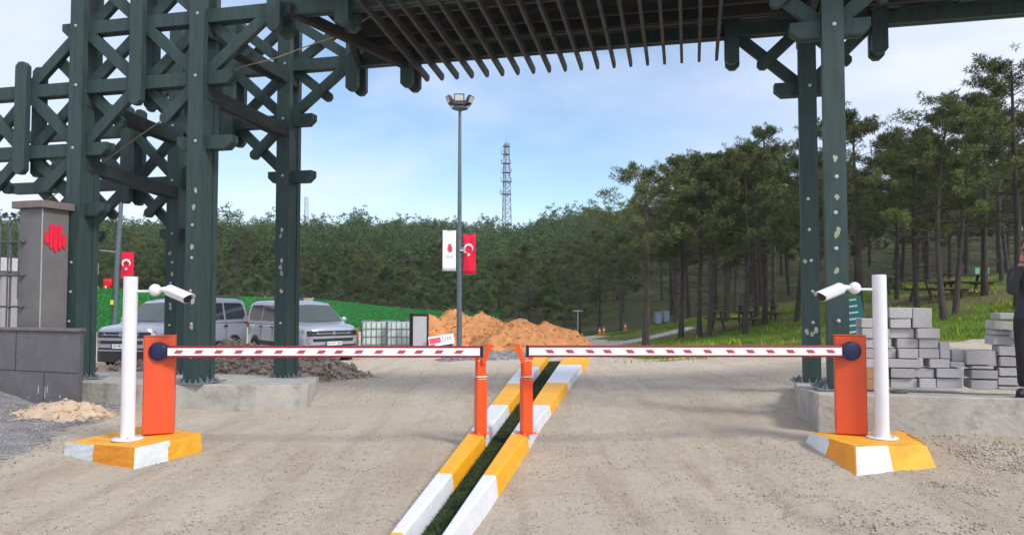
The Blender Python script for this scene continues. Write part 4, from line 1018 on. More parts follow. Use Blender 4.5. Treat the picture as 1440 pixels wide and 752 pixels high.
        for i, v in enumerate(r_.v): r_.v[i] = (v[0], s*(v[1]+.845), v[2])
        r_.build('rim', RIM, wh, smooth=True)
    return t
# heading: local +x is the nose
c1 = at_y(246, 419, 21.2); car((c1.x, 21.4, -.35), R(-90-13), CARP2, 'grey minivan at the left with its nose behind the white camera pole', '34 PB 614')
c2 = at_y(421, 419, 23.4); car((c2.x, 23.6, -.43), R(-90+41), CARP, 'silver minivan to the right of the other, partly behind the back gate post and rubble', '34 NT 208')

# ------------------------------------------------------------------ green fence
fpts = [(95, 32.0, 1.97), (175, 34.5, 1.95), (300, 38, 1.62), (440, 41, 1.50), (560, 45, .92), (640, 49, .62), (703, 52, .50)]
gf = None
W3 = [Vector(((px-CX)/F*Y, Y, z)) for (px, Y, z) in fpts]
gf = empty('mesh_fence', (W3[0].x, W3[0].y, 0), 0, 'bright green artificial grass fence running behind the cars and clay heaps', 'fence')
mb = MB()
n = 0
for i in range(len(W3)-1):
    a, b_ = W3[i], W3[i+1]; d = (b_-a); d.z = 0; nrm = Vector((-d.y, d.x, 0)).normalized()*.03
    k = 12
    for j in range(k):
        p0, p1 = a.lerp(b_, j/k), a.lerp(b_, (j+1)/k)
        z0a, z0b = h1(p0.x, p0.y)-.2, h1(p1.x, p1.y)-.2
        o = [p0-nrm, p1-nrm, p1+nrm, p0+nrm]
        mb.add([(o[0].x, o[0].y, z0a), (o[1].x, o[1].y, z0b), (o[2].x, o[2].y, z0b), (o[3].x, o[3].y, z0a), (o[0].x, o[0].y, p0.z), (o[1].x, o[1].y, p1.z), (o[2].x, o[2].y, p1.z), (o[3].x, o[3].y, p0.z)],
               [(0, 1, 5, 4), (2, 3, 7, 6), (4, 5, 6, 7)])
for i, v in enumerate(mb.v): mb.v[i] = (v[0]-gf.location.x, v[1]-gf.location.y, v[2])
mb.build('green_panel', FENCE, gf)
for i in range(len(W3)-1):
    for f_ in (0, .5):
        p0 = W3[i].lerp(W3[i+1], f_)-gf.location; q = MB(); zb = h1(*(W3[i].lerp(W3[i+1], f_)).to_2d())
        q.tube((p0.x, p0.y+.06, zb), (p0.x, p0.y+.06, p0.z+.05), .03, n=6); q.build('fence_post', STEEL, gf)
ps = at_y(433, 423, 39.5)
t = empty('small_sign', (ps.x, 39.6, ps.z-1.9), 0, 'small pale yellow sign board above the green fence, over the roof of the right car', 'sign')
mb = MB(); mb.box((0, 0, 1.9), (.50, .03, .27)); mb.build('sign_board', mat('pale_yellow', (.72, .66, .35), .6), t, bevel=.004); mb = MB(); mb.tube((0, .03, 0), (0, .03, 1.85), .02, n=6); mb.build('stake', STEEL, t)
mb = MB()
for k in range(3): mb.box((0, -.018, 1.83+k*.07), (.36-.06*k, .004, .022))
mb.build('print_lines', mat('red_print', (.5, .08, .04), .7), t)

# ------------------------------------------------------------------ tanks, boards, cones
def ibc(px, Y, w, label, rz):
    X = (px-CX)/F*Y; z0 = h1(X, Y); t = empty('liquid_tank', (X, Y, z0), rz, label, 'tank', 'white caged liquid tanks')
    mb = MB(); mb.box((0, 0, .66), (w-.06, .94, .98)); mb.build('bottle', IBC, t, bevel=.06)
    mb = MB(); mb.lathe([(.11, 0), (.11, .04), (.09, .05)], (0, 0, 1.15), 16); mb.build('filler_cap', BLACKP, t, smooth=True)
    mb = MB(); r = .011
    for k in range(7):
        x = -w/2+k*w/6; mb.tube((x, -.5, .15), (x, -.5, 1.17), r, n=6); mb.tube((x, .5, .15), (x, .5, 1.17), r, n=6)
    for k in range(6):
        y = -.5+k*.2
        for s in (-1, 1): mb.tube((s*w/2, y, .15), (s*w/2, y, 1.17), r, n=6)
    for z in (.16, .42, .68, .94, 1.17):
        for s in (-1, 1): mb.tube((-w/2, s*.5, z), (w/2, s*.5, z), r*1.2, n=6); mb.tube((s*w/2, -.5, z), (s*w/2, .5, z), r*1.2, n=6)
    mb.build('cage', mat('cage_steel', (.22, .25, .25), .5, metal=.3), t)
    mb = MB(); mb.box((0, 0, .12), (w, 1.0, .04))
    for x in (-.45, 0, .45):
        for y in (-.4, 0, .4): mb.box((x*w, y, .05), (.12, .12, .10))
    mb.build('pallet', BLACKP, t)
ibc(531, 25.0, 1.0, 'left of the two white caged tanks in front of the green fence', R(8)); ibc(567, 24.7, 1.0, 'right of the two white caged tanks, next to the grey board', R(4))
X = (497-CX)/F*25.8; t = empty('clay_pipe_stack', (X, 25.8, h1(X, 25.8)), 0, 'small upright orange brown brick stack between the silver car and the tanks', 'bricks')
mb = MB()
for k in range(9): mb.box((0, 0, .05+k*.10), (.34-.01*(k % 2), .3, .094))
mb.build('bricks', mat('orange_brick', (.50, .22, .10), .85), t, bevel=.004)
t = empty('notice_board', ((591-CX)/F*23.6, 23.6, h1((591-CX)/F*23.6, 23.6)), R(-6), 'upright blank grey notice board in a black frame beside the tanks', 'board')
mb = MB(); mb.box((0, 0, .80), (.47, .02, 1.02)); mb.build('panel', BOARDG, t)
mb = MB()
for s in (-1, 1): mb.box((s*.25, -.002, .69), (.05, .045, 1.38))
mb.box((0, -.002, 1.345), (.45, .044, .07)); mb.box((0, -.002, .27), (.45, .044, .05)); mb.build('frame', BLACKP, t, bevel=.004)
mb = MB(); mb.box((-.30, .06, .70), (.05, .30, 1.40), Matrix.Rotation(R(0), 3, 'X')); mb.box((0, .25, .02), (.6, .5, .04)); mb.build('side_stand', BLACKP, t)
# leaning advertising panel
X = (621-CX)/F*23.4; bx = (X, 23.4, h1(X, 23.4))
t = empty('printed_panel', bx, R(3), 'tilted white printed panel with a red block and grey letters lying by the lamp mast', 'panel')
zc = CAMZ-(478-419)/F*23.4 - bx[2]
Mx = Matrix.Translation((0, 0, zc)) @ Matrix.Rotation(R(-9), 4, 'Y') @ Matrix.Rotation(R(-12), 4, 'X')
mb = MB(); mb.box((0, 0, 0), (.80, .02, .32)); mb.xf(Mx); pp = mb.build('panel', WHC, t, bevel=.003)
mb = MB(); mb.box((-.20, -.013, .02), (.36, .005, .17)); mb.box((-.30, -.013, -.12), (.16, .005, .07)); mb.xf(Mx); mb.build('red_print', mat('pink_red_print', (.78, .09, .14), .6), pp)
MT = Mx @ Matrix.Translation((.18, -.013, .02)) @ Matrix.Rotation(R(90), 4, 'X'); text_mesh('print_letters', 'İZER', .15, mat('olive_print', (.25, .22, .12), .6), pp, MT)
mb = MB(); mb.box((-.02, .25, zc*.5+.02), (.72, .35, zc+.05)); mb.build('grey_support_box', mat('grey_box', (.07, .075, .085), .7), t, bevel=.01)
def cone(px, Y, label, h=.55):
    X = (px-CX)/F*Y; t = empty('traffic_cone', (X, Y, h1(X, Y)), 0, label, 'traffic cone', 'orange traffic cones')
    mb = MB(); mb.box((0, 0, .015), (h*.6, h*.6, .03)); mb.build('foot', CONE, t, bevel=.004)
    mb = MB(); mb.lathe([(h*.22, .03), (h*.04, h)], n=16); mb.build('cone_body', CONE, t, smooth=True)
    mb = MB(); mb.lathe([(h*.142, h*.50), (h*.105, h*.70)], n=16); mb.build('white_band', WHC, t, smooth=True)
cone(656.5, 22.6, 'orange cone in front of the clay heap, just right of the lamp mast', .50)
cone(843, 41, 'left of the two close orange cones before the pine trunks', .45); cone(849, 41.6, 'right of the two close orange cones before the pine trunks', .45); cone(879, 42, 'lone orange cone on the orange ground by the pale path', .45)

# ------------------------------------------------------------------ lamp mast with flags
def crescent(mb, fn, cx_, cz_, r, a, b_):
    n = 22; pts = []
    a0 = R(38)
    for k in range(n+1): w = a0+(2*math.pi-2*a0)*k/n; pts.append((r*math.cos(w), r*math.sin(w)))
    r2 = r*.80; c2 = r*.27; e = pts[-1]
    ang1 = math.atan2(e[1], e[0]-c2); ang0 = -ang1+0
    for k in range(1, n): 
        w = (2*math.pi+ang1) - (2*math.pi+2*ang1)*k/n if False else None
    s0 = math.atan2(pts[-1][1], pts[-1][0]-c2); s1 = math.atan2(pts[0][1], pts[0][0]-c2)
    s0 += 2*math.pi
    for k in range(1, n): w = s0+(s1-s0)*k/n; pts.append((c2+r2*math.cos(w), r2*math.sin(w)))
    m = len(pts); N_ = n
    # quads strip between the outer and the inner arc
    outer = pts[:n+1]; inner = [pts[0]]+pts[n+1:][::-1]+[pts[n]]
    if len(inner) != len(outer): inner = inner[:len(outer)]
    for k in range(n):
        q = [outer[k], outer[k+1], inner[k+1], inner[k]]
        mb.prism(q, lambda p_, d: fn((p_[0]+cx_, p_[1]+cz_), d), a, b_)
def star(mb, fn, cx_, cz_, r, a, b_, rot=0):
    pts = []
    for k in range(10):
        rr_ = r if k % 2 == 0 else r*.4; w = rot+k*math.pi/5; pts.append((cx_+rr_*math.cos(w), cz_+rr_*math.sin(w)))
    for k in range(0, 10, 2): mb.prism([(cx_, cz_), pts[k-1], pts[k], pts[(k+1) % 10]], fn, a, b_)
MY = 27.0; mx = (646-CX)/F*MY; mz = h1(mx, MY)
mast = empty('lamp_mast', (mx, MY, mz), 0, 'tall slate grey floodlight mast carrying a white banner and a red flag', 'lamp mast')
MH = CAMZ+(419-152)*MY/1040-mz
mb = MB(); mb.tube((0, 0, 0), (0, 0, MH), .105, .055, 20); mb.build('pole', POLEM, mast, smooth=True)
mb = MB(); mb.lathe([(.2, 0), (.2, .03), (.12, .06)], n=20); mb.build('foot_plate', POLEM, mast, smooth=True)
mb = MB(); mb.lathe([(.07, MH-.05), (.30, MH+.03), (.30, MH+.06), (.07, MH+.09)], n=24)
for a in range(6): mb.path([(0, 0, MH), (math.cos(a*1.047)*.28, math.sin(a*1.047)*.28, MH+.05), (math.cos(a*1.047)*.44, math.sin(a*1.047)*.44, MH+.24)], .022, 6)
mb.build('lamp_crown', POLEM, mast, smooth=True)
for k, a in enumerate((-90, -20, 40, 90, 140, 200)):
    r = .42 if a != -90 else .40
    c_ = Vector((math.cos(R(a))*r, math.sin(R(a))*r, MH+.34))
    Mq = Matrix.Translation(c_) @ Matrix.Rotation(R(a), 4, 'Z') @ Matrix.Rotation(R(12 if a == -90 else 25), 4, 'Y')
    mb = MB(); mb.box((0, 0, 0), (.07, .38, .28)); mb.box((-.06, 0, 0), (.08, .26, .20)); mb.xf(Mq); fl = mb.build('floodlight', mat('lamp_housing', (.05, .055, .06), .5), mast, bevel=.008)
    mb = MB(); mb.box((.037, 0, 0), (.006, .31, .21)); mb.xf(Mq); mb.build('lamp_glass', mat('lamp_lens', (.62, .62, .58), .2, coat=.5), fl)
def zpx(py, Y=MY): return CAMZ+(419-py)*Y/1040-mz
def banner(s, z0, z1, w, rz, material, name):
    M = Matrix.Rotation(rz, 4, 'Z'); mb = MB(); n = 10; mmm = 8
    for i in range(mmm+1):
        for k in range(n+1): mb.v.append((s*(.13+w*k/n), .012*math.sin(k*.8+i*.5), z0+(z1-z0)*i/mmm))
    for i in range(mmm):
        for k in range(n): mb.f.append((i*(n+1)+k, i*(n+1)+k+1, (i+1)*(n+1)+k+1, (i+1)*(n+1)+k)); mb.m.append(0)
    mb.xf(M); f_ = mb.build(name, material, mast, smooth=True)
    sol = f_.modifiers.new('thickness', 'SOLIDIFY'); sol.thickness = .008
    for z in (z0, z1):
        q = MB(); q.tube((0, 0, z), (s*(.15+w), 0, z), .016, n=8); q.xf(M); q.build('flag_bar', POLEM, mast, smooth=True)
    return f_, M
wb_, M1 = banner(-1, zpx(381), zpx(324), .50, R(18), WHC, 'white_banner')
mb = MB(); logo_bars(mb, lambda q, d: (-.36+q[0], d, zpx(349)+q[1]), .17, .33, -.034, -.018); mb.xf(M1); mb.build('emblem', mat('pinkish_red', (.72, .03, .10), .6), wb_)
text_mesh('banner_text', 'İVCE', .12, GREYTX, wb_, M1 @ Matrix.Translation((-.36, -.03, zpx(361))) @ Matrix.Rotation(R(90), 4, 'X'), .003)
rf, M2 = banner(1, zpx(386), zpx(329), .48, R(-15), REDC, 'red_flag')
# crescent opens towards the bottom, star below it, as the flag hangs sideways
mb = MB(); fn = lambda q, d: (.36+q[1], d, zpx(349)-q[0]); crescent(mb, fn, 0, 0, .17, -.034, -.018); mb.xf(M2); mb.build('crescent', WHC, rf); mb = MB(); star(mb, fn, .24, 0, .075, -.034, -.018, 0); mb.xf(M2); mb.build('star', WHC, rf)
mb = MB(); mb.box((.12, -.10, zpx(352)), (.20, .06, .07)); mb.box((.22, -.12, zpx(355)), (.10, .05, .05)); mb.tube((0, 0, zpx(349)), (.22, -.10, zpx(349)), .018, n=8); mb.build('small_camera', BOARDG, mast, bevel=.006)

# left lamp pole with flags
LY = 34; lx = (161-CX)/F*LY; lz = h1(lx, LY)
lp = empty('lamp_pole', (lx, LY, lz), 0, 'slender grey lamp pole with two red flags, seen between the left gate posts', 'lamp pole')
zl = lambda py: CAMZ+(419-py)*LY/1040-lz
mb = MB(); mb.tube((0, 0, 0), (.28, 0, zl(240)), .13, .085, 14); mb.build('pole', POLEM, lp, smooth=True)
mb = MB(); mb.tube((.28, 0, zl(240)), (.36, 0, zl(150)), .085, .06, 12); mb.build('upper_pole', POLEM, lp, smooth=True)
mb = MB(); mb.tube((-.68, -.05, zl(352)), (.1, 0, zl(354)), .02, n=6); mb.build('crossbar', STEEL, lp)
mb = MB(); mb.box((.48+.12, -.05, zl(373)), (.66, .012, 1.22), Matrix.Rotation(R(-12), 3, 'Z')); fl_ = mb.build('red_flag', REDC, lp)
fn = lambda q, d: (.60+q[1], d, zl(370)-q[0]); mb = MB(); crescent(mb, fn, 0, 0, .19, -.17, -.13); mb.build('crescent', WHC, fl_); mb = MB(); star(mb, fn, .27, 0, .07, -.17, -.13, 0); mb.build('star', WHC, fl_)
mb = MB(); n = 8
for i in range(9):
    z = zl(392)-(zl(392)-zl(428))*i/8
    for k in range(5): mb.v.append((-.52+.42*k/4*(1-.25*i/8)+.05*math.sin(i*.9)-.02*i, -.03+.07*math.sin(k*1.6+i*.5), z))
for i in range(8):
    for k in range(4): mb.f.append((i*5+k, i*5+k+1, (i+1)*5+k+1, (i+1)*5+k)); mb.m.append(0)
dr = mb.build('draped_flag', mat('draped_red', (.75, .01, .015), .7), lp, smooth=True); sm = dr.modifiers.new('thickness', 'SOLIDIFY'); sm.thickness = .01
mb = MB(); mb.tube((-.34, -.12, zl(402)), (-.30, -.11, zl(418)), .035, .02, 6); mb.build('white_mark', WHC, dr)
mb = MB(); mb.box((-.02, -.15, zl(425)), (.12, .06, .22)); mb.build('yellow_tag', mat('yellow_tag', (.75, .75, .05), .6), lp)

# far floodlight mast at the left edge
FY = 62; fx_ = (11.5-CX)/F*FY; fz = h1(fx_, FY)
fm = empty('floodlight_mast', (fx_, FY, fz), 0, 'distant floodlight mast rising behind the railing at the far left', 'lamp mast')
zf = CAMZ+(419-305)*FY/1040-fz
mb = MB(); mb.tube((0, 0, 0), (0, 0, zf), .14, .08, 8); mb.build('pole', POLEM, fm)
mb = MB(); mb.box((0, 0, zf), (.9, .3, .08)); 
for x in (-.35, .35): mb.box((x, -.1, zf+.2), (.42, .12, .28), Matrix.Rotation(R(25*(1 if x > 0 else -1)), 3, 'Y'))
mb.build('floodlights', BLACKP, fm)
# little park lamp
PY_ = 44; px_ = (812.5-CX)/F*PY_; pz = h1(px_, PY_)
pl_ = empty('park_lamp', (px_, PY_, pz), 0, 'small thin lamp post before the dark trees, right of the clay heap', 'lamp post')
mb = MB(); mb.tube((0, 0, 0), (0, 0, CAMZ+(419-437)*PY_/1040-pz), .035, n=8); mb.build('pole', STEEL, pl_)
mb = MB(); mb.box((0, 0, CAMZ+(419-437)*PY_/1040-pz), (.55, .12, .07)); mb.build('lamp_head', STEEL, pl_)

# ------------------------------------------------------------------ telecom towers on the ridge
def tower(px, Y, py_top, wbot, wtop, label, nseg, ants=True):
    X = (px-CX)/F*Y; z0 = h1(X, Y); t = empty('telecom_tower', (X, Y, z0), R(20), label, 'tower'); Ht = CAMZ+(419-py_top)*Y/1040-z0
    mb = MB(); q = MB()
    for i in range(3):
        a = i*2.094; mb.tube((math.cos(a)*wbot/2, math.sin(a)*wbot/2, 0), (math.cos(a)*wtop/2, math.sin(a)*wtop/2, Ht), .13, .08, 6)
    mb.build('tower_legs', TOWERM, t)
    for k in range(nseg):
        za, zb_ = Ht*k/nseg, Ht*(k+1)/nseg; wa = wbot+(wtop-wbot)*k/nseg; wc = wbot+(wtop-wbot)*(k+1)/nseg
        for i in range(3):
            a, b2 = i*2.094, (i+1)*2.094
            q.tube((math.cos(a)*wa/2, math.sin(a)*wa/2, za), (math.cos(b2)*wc/2, math.sin(b2)*wc/2, zb_), .05, n=5); q.tube((math.cos(b2)*wa/2, math.sin(b2)*wa/2, za), (math.cos(a)*wc/2, math.sin(a)*wc/2, zb_), .05, n=5)
            q.tube((math.cos(a)*wa/2, math.sin(a)*wa/2, za), (math.cos(b2)*wa/2, math.sin(b2)*wa/2, za), .05, n=5)
    q.build('lattice', TOWERM, t)
    if ants:
        rr_ = random.Random(9)
        for zf_ in (.55, .66, .74, .82, .90, .97):
            q = MB(); z = Ht*zf_; w_ = wbot+(wtop-wbot)*zf_+.05
            q.lathe([(w_/2+.2, z), (w_/2+.2, z+.1)], n=10); q.build('platform', TOWERM, t)
            for k in range(3):
                a = rr_.uniform(0, 6.28); q = MB(); q.box((math.cos(a)*(w_/2+.35), math.sin(a)*(w_/2+.35), z+.6), (.25, .2, 1.1)); q.build('antenna', mat('antenna_grey', (.35, .37, .40), .6), t)
        q = MB(); q.tube((0, 0, Ht-1), (0, 0, Ht+1.4), .05, n=6); q.build('lightning_rod', TOWERM, t)
tower(712, 185, 200, 3.1, 1.5, 'tall lattice telecom tower with antennas on the wooded ridge', 14)
tower(429, 250, 276, 2.2, 1.3, 'small faint lattice tower far off on the ridge, right of the back gate post', 10, False)

# ------------------------------------------------------------------ park furniture
def picnic(px, Y, rz, label):
    X = (px-CX)/F*Y; t = empty('picnic_table', (X, Y, h1(X, Y)), rz, label, 'picnic table', 'brown timber picnic tables')
    mb = MB(); 
    for k in range(5): mb.box((0, -.32+k*.16, .74), (1.7, .145, .04))
    mb.build('table_top', TABLEW, t, bevel=.004)
    for s in (-1, 1):
        mb = MB(); mb.box((0, s*.72, .45), (1.7, .26, .05)); mb.build('seat', TABLEW, t, bevel=.004)
    for x in (-.65, .65):
        mb = MB(); mb.box((x, 0, .42), (.07, 1.6, .09)); mb.box((x, .4, .37), (.07, .09, .80), Matrix.Rotation(R(22), 3, 'X')); mb.box((x, -.4, .37), (.07, .09, .80), Matrix.Rotation(R(-22), 3, 'X')); mb.build('leg_frame', TABLEW, t)
picnic(1030, 30, R(10), 'brown picnic table on the grass, left of the two behind the barrier arm'); picnic(1064, 31, R(-8), 'brown picnic table beside a leaning trunk, right of the two behind the barrier arm')
picnic(1316, 27.5, R(12), 'brown picnic table on the slope, left of the bent pine trunk'); picnic(1355, 28.2, R(-6), 'brown picnic table on the slope, right of the bent pine trunk')
def bin_(px, Y, material, w, h, label):
    X = (px-CX)/F*Y; t = empty('waste_bin', (X, Y, h1(X, Y)), R(10), label, 'waste bin')
    mb = MB(); mb.prism([(-w*.42, .08), (w*.42, .08), (w*.5, h*.88), (-w*.5, h*.88)], lambda q, d: (q[0], d, q[1]), -w*.45, w*.45); mb.build('bin_body', material, t, bevel=.02)
    mb = MB(); mb.box((0, 0, h*.93), (w*1.08, w*1.0, h*.08)); mb.build('lid', material, t, bevel=.02)
    mb = MB()
    for x in (-.4, .4): mb.tube((x*w, w*.42, .08), (x*w+.05, w*.42, .08), .08, n=10)
    mb.build('wheels', BLACKP, t)
bin_(924.5, 42, BINB, .36, .75, 'left blue grey waste bin between the pine trunks'); bin_(935.5, 42.4, BINB, .36, .72, 'right blue grey waste bin between the pine trunks')
bin_(1372, 47, BING, .38, .55, 'left pale green waste bin on top of the grassy bank'); bin_(1386, 47.5, BING, .36, .5, 'right pale green waste bin on top of the grassy bank')

# ------------------------------------------------------------------ grass
def f_grass(n, Y0, Y1, X0, X1):
    X = rng.uniform(X0, X1, n); Y = rng.uniform(Y0, Y1, n); g, _a, fl, o, p_, ba = masks(X, Y)
    w = g*(1-p_)*(1-.85*ba)*(1-fl*.8)*sstep(.3, .55, fbm(X*.9, Y*.9, 55)+.15); k = rng.uniform(0, 1, n) < w; return X[k], Y[k]
X_, Y_ = f_grass(150000, 16, 42, 1, 26); blades(X_, Y_, H(X_, Y_), .11, .022, 'grass', GRASSM, .35)
X_ = rng.uniform(3, 24, 5000); Y_ = rng.uniform(17, 30, 5000); k = fbm(X_*.6, Y_*.6, 77) > .52; X_, Y_ = X_[k], Y_[k]
g = (masks(X_, Y_)[0] > .6) & (rng.uniform(0, 1, len(X_)) < .45); blades(X_[g], Y_[g], H(X_[g], Y_[g]), .17, .05, 'wild_flowers', mat('yellow_green_flowers', (.42, .40, .03), .8, var=.2), .3)

# ------------------------------------------------------------------ trees
def tuft_tris(C, rad, nb, g, wid, upbias=.35):
    """C (n,3) tuft centres -> triangles of needles radiating from each"""
    n = len(C); d = g.normal(0, 1, (n, nb, 3)); d[:, :, 2] += upbias; d /= np.linalg.norm(d, axis=2, keepdims=True)
    l = rad*g.uniform(.55, 1.15, (n, nb, 1)); s = np.cross(d, g.normal(0, 1, (n, nb, 3))); s /= np.linalg.norm(s, axis=2, keepdims=True)+1e-9
    c = C[:, None, :] + d*l*.12
    a = c - s*wid/2 + 0*d; b_ = c + s*wid/2; t_ = C[:, None, :] + d*l
    # widest in the middle: use a tri from centre-mid to tip
    V = np.stack([a + d*l*.25, b_ + d*l*.25, t_], 2).reshape(-1, 3)
    return V
def make_pine(seed, h, cb, spread, ntuft, leaf=LEAF, lean=0, trad=.16, tuft=.24, nb=34, wid=.030, name='pine_tree', flat=.6, dead=6, curve=.3):
    g = np.random.default_rng(seed); rr_ = random.Random(seed)
    t = empty(name, (0, 0, 0)); tm = MB()
    # trunk
    n = 9; pts = []; ph = rr_.uniform(0, 6.28)
    for i in range(n):
        f = i/(n-1); pts.append(Vector((lean*h*f + math.sin(f*3+ph)*curve*.5*f + math.sin(f*6+ph)*curve*.15, math.cos(f*2.6+ph)*curve*.4*f, h*.96*f - (.25 if i == 0 else 0))))
    rs = [trad*.78*(1.3 if i == 0 else 1)*(1-.78*(i/(n-1))**1.1) for i in range(n)]
    tm.path(pts, rs, 9)
    def tp(f): x = f*(n-1); i = min(int(x), n-2); return pts[i].lerp(pts[i+1], x-i), rs[i]+(rs[i+1]-rs[i])*(x-i)
    cents = []
    nl = 22
    per = ntuft//nl
    for k in range(nl):
        f = cb + (1-cb)*(k+.5)/nl*1.0; f = min(f+rr_.uniform(-.02, .02), .985); p, r = tp(f)
        u = (f-cb)/(1-cb); ext = spread*(math.sin(math.pi*min(1, max(.06, (u*.86+.14)))**.75)*.9+.16)*rr_.uniform(.6, 1.2)
        a = k*2.4+rr_.uniform(-.5, .5); up = rr_.uniform(.10, .45)+.5*u
        q = [p]; 
        for j in (1, 2, 3, 4): q.append(p + Vector((math.cos(a+rr_.uniform(-.2, .2))*ext*j/4, math.sin(a+rr_.uniform(-.2, .2))*ext*j/4, ext*up*(j/4)**1.3*.8 + rr_.uniform(-.06, .06))))
        tm.path(q, [r*.42, r*.30, r*.22, r*.14, .012], 5)
        nb_sub = 5
        for sidx in range(nb_sub):
            j = rr_.uniform(.45, 1); ps_ = q[0].lerp(q[4], j) + Vector((0, 0, 0)); i0 = min(3, int(j*4)); ps_ = q[i0].lerp(q[i0+1], j*4-i0)
            aa = a+rr_.uniform(-1.4, 1.4); le = ext*rr_.uniform(.18, .45)
            pe = ps_ + Vector((math.cos(aa)*le, math.sin(aa)*le, le*rr_.uniform(.15, .8)))
            tm.path([ps_, pe], [r*.14, .008], 4, caps=False)
            m_ = max(1, per//nb_sub)
            for z in range(m_):
                w = rr_.random()**.6; c_ = ps_.lerp(pe, .25+.8*w); sc = .05+.07*spread*.35
                cents.append((c_.x+rr_.gauss(0, sc), c_.y+rr_.gauss(0, sc), c_.z+rr_.gauss(0, sc*flat)+.05))
    tipp = pts[-1]
    for k in range(34): cents.append((tipp.x+rr_.gauss(0, .26), tipp.y+rr_.gauss(0, .26), tipp.z-.35+rr_.gauss(0, .34)))
    for k in range(dead):   # bare lower limbs
        f = rr_.uniform(cb*.45, cb); p, r = tp(f); a = rr_.uniform(0, 6.28); le = rr_.uniform(.5, 1.3)*spread*.45
        tm.path([p, p+Vector((math.cos(a)*le*.6, math.sin(a)*le*.6, le*.10)), p+Vector((math.cos(a+.3)*le, math.sin(a+.3)*le, le*rr_.uniform(-.1, .3)))], [r*.22, r*.13, .008], 4, caps=False)
    trunk = tm.build('trunk', BARK, t, smooth=True)
    V = tuft_tris(np.array(cents), tuft, nb, g, wid)
    crown = np_mesh('crown', V, np.arange(len(V)).reshape(-1, 3), leaf, t)
    TREE[t.name] = [trunk, crown]; TREE[trunk.name] = []; TREE[crown.name] = []
    return t
protos = []
PR = {}
specs = dict(  # seed, h, cb, spread, ntuft...
    airy=dict(seed=11, h=7.6, cb=.50, spread=2.5, ntuft=400, tuft=.22, trad=.17, curve=.35),
    tall=dict(seed=12, h=8.6, cb=.42, spread=2.2, ntuft=640, tuft=.21, trad=.16),
    dense=dict(seed=13, h=7.8, cb=.42, spread=2.3, ntuft=800, tuft=.22, trad=.15),
    dense2=dict(seed=14, h=8.2, cb=.45, spread=2.7, ntuft=860, tuft=.22, trad=.17),
    bent=dict(seed=15, h=8.4, cb=.40, spread=2.0, ntuft=600, tuft=.21, trad=.15, curve=1.0, lean=-.02),
    leaning=dict(seed=16, h=8.0, cb=.42, spread=2.1, ntuft=600, tuft=.21, trad=.15, lean=.14, curve=.4),
    dry=dict(seed=17, h=7.4, cb=.26, spread=2.1, ntuft=560, tuft=.20, trad=.12, leaf=LEAF3, dead=12),
    broad=dict(seed=18, h=7.0, cb=.26, spread=3.4, ntuft=1700, tuft=.24, trad=.20))
specs['young'] = dict(seed=19, h=6.2, cb=.10, spread=2.1, ntuft=1150, tuft=.24, trad=.12, dead=2, leaf=LEAF4)
used = set()
def plant(kind, px, Y, htop=None, label=None, group=None, rz=None, s=None, name='pine_tree', gz=None, X=None):
    X = (px-CX)/F*Y if X is None else X
    if kind not in PR: PR[kind] = make_pine(**specs[kind])
    src = PR[kind]
    o = src if kind not in used else copy_tree(src); used.add(kind)
    z = h1(X, Y); h = specs[kind]['h']
    if htop is not None: s = (CAMZ+(419-htop)*Y/1040 - z)/(h*1.02)
    s = s or 1
    o.location = (X, Y, z); o.rotation_euler = (0, 0, random.uniform(0, 6.28) if rz is None else rz); o.scale = (s*random.uniform(.94, 1.08),)*2 + (s,)
    tag(o, label, 'tree', group or 'pine trees right of the road'); return o
plant('airy', 907, 27.5, 228, 'lone slim airy pine standing in front, leftmost of the tall pines', rz=2.4)
plant('tall', 957, 30, 215, 'straight pine with dark trunk, next right of the lone airy pine')
plant('dry', 1000, 33, 215, 'pine with a thin pale leaning trunk behind the two dark forked trunks')
plant('dense', 984, 29, 212, 'leafy pine standing close to the twin dark trunks, its top level with theirs', s=None)
plant('leaning', 995, 28.5, 225, 'pine whose trunk leans left, right one of the twin dark trunks')
plant('bent', 1047, 27, 195, 'pine with a slightly bent bare trunk rising just left of the picnic tables')
plant('tall', 1075, 29.5, 172, 'tallest pine left of the gate post, its rounded crown against the sky')
plant('leaning', 1118, 28.5, 205, 'pine with a leaning trunk right behind the gate post', rz=.3)
plant('dense', 1062, 34, 210, 'bushy pine behind the picnic tables')
plant('dense2', 1020, 36, 212, 'broad bushy pine behind the bent trunk')
plant('dense2', 1208, 26, 152, 'dense pine just right of the gate post with a dark crown')
plant('dry', 1260, 30, 185, 'olive tinted pine between the dense dark one and the twin trunks')
plant('tall', 1289, 25, 172, 'straight tall pine whose trunk rises behind the left block pile')
plant('bent', 1326, 22.5, 140, 'pine with a strongly curved bare trunk above the left block pile', rz=1.2)
plant('leaning', 1340, 23.5, 150, 'pine with a trunk leaning right from beside the curved trunk', rz=.1)
plant('dense', 1385, 27, 122, 'dark pine with a full crown left of the person')
plant('dense2', 1430, 23, 78, 'tallest dark pine at the right edge above the person')
plant('dry', 1410, 31, 150, 'pale olive pine behind the person')
plant('broad', 745, 50, 352, 'big round dark pine with spreading crown behind the right clay heap', 'dark pines behind the clay heaps')
plant('dry', 842, 44, 322, 'olive green pine with three thin trunks near the cones', 'dark pines behind the clay heaps')
plant('dense', 872, 42, 330, 'bushy pine left of the lone airy pine trunk', 'dark pines behind the clay heaps')
plant('dry', 815, 48, 335, 'thin pale trunked pine behind the small park lamp', 'dark pines behind the clay heaps')
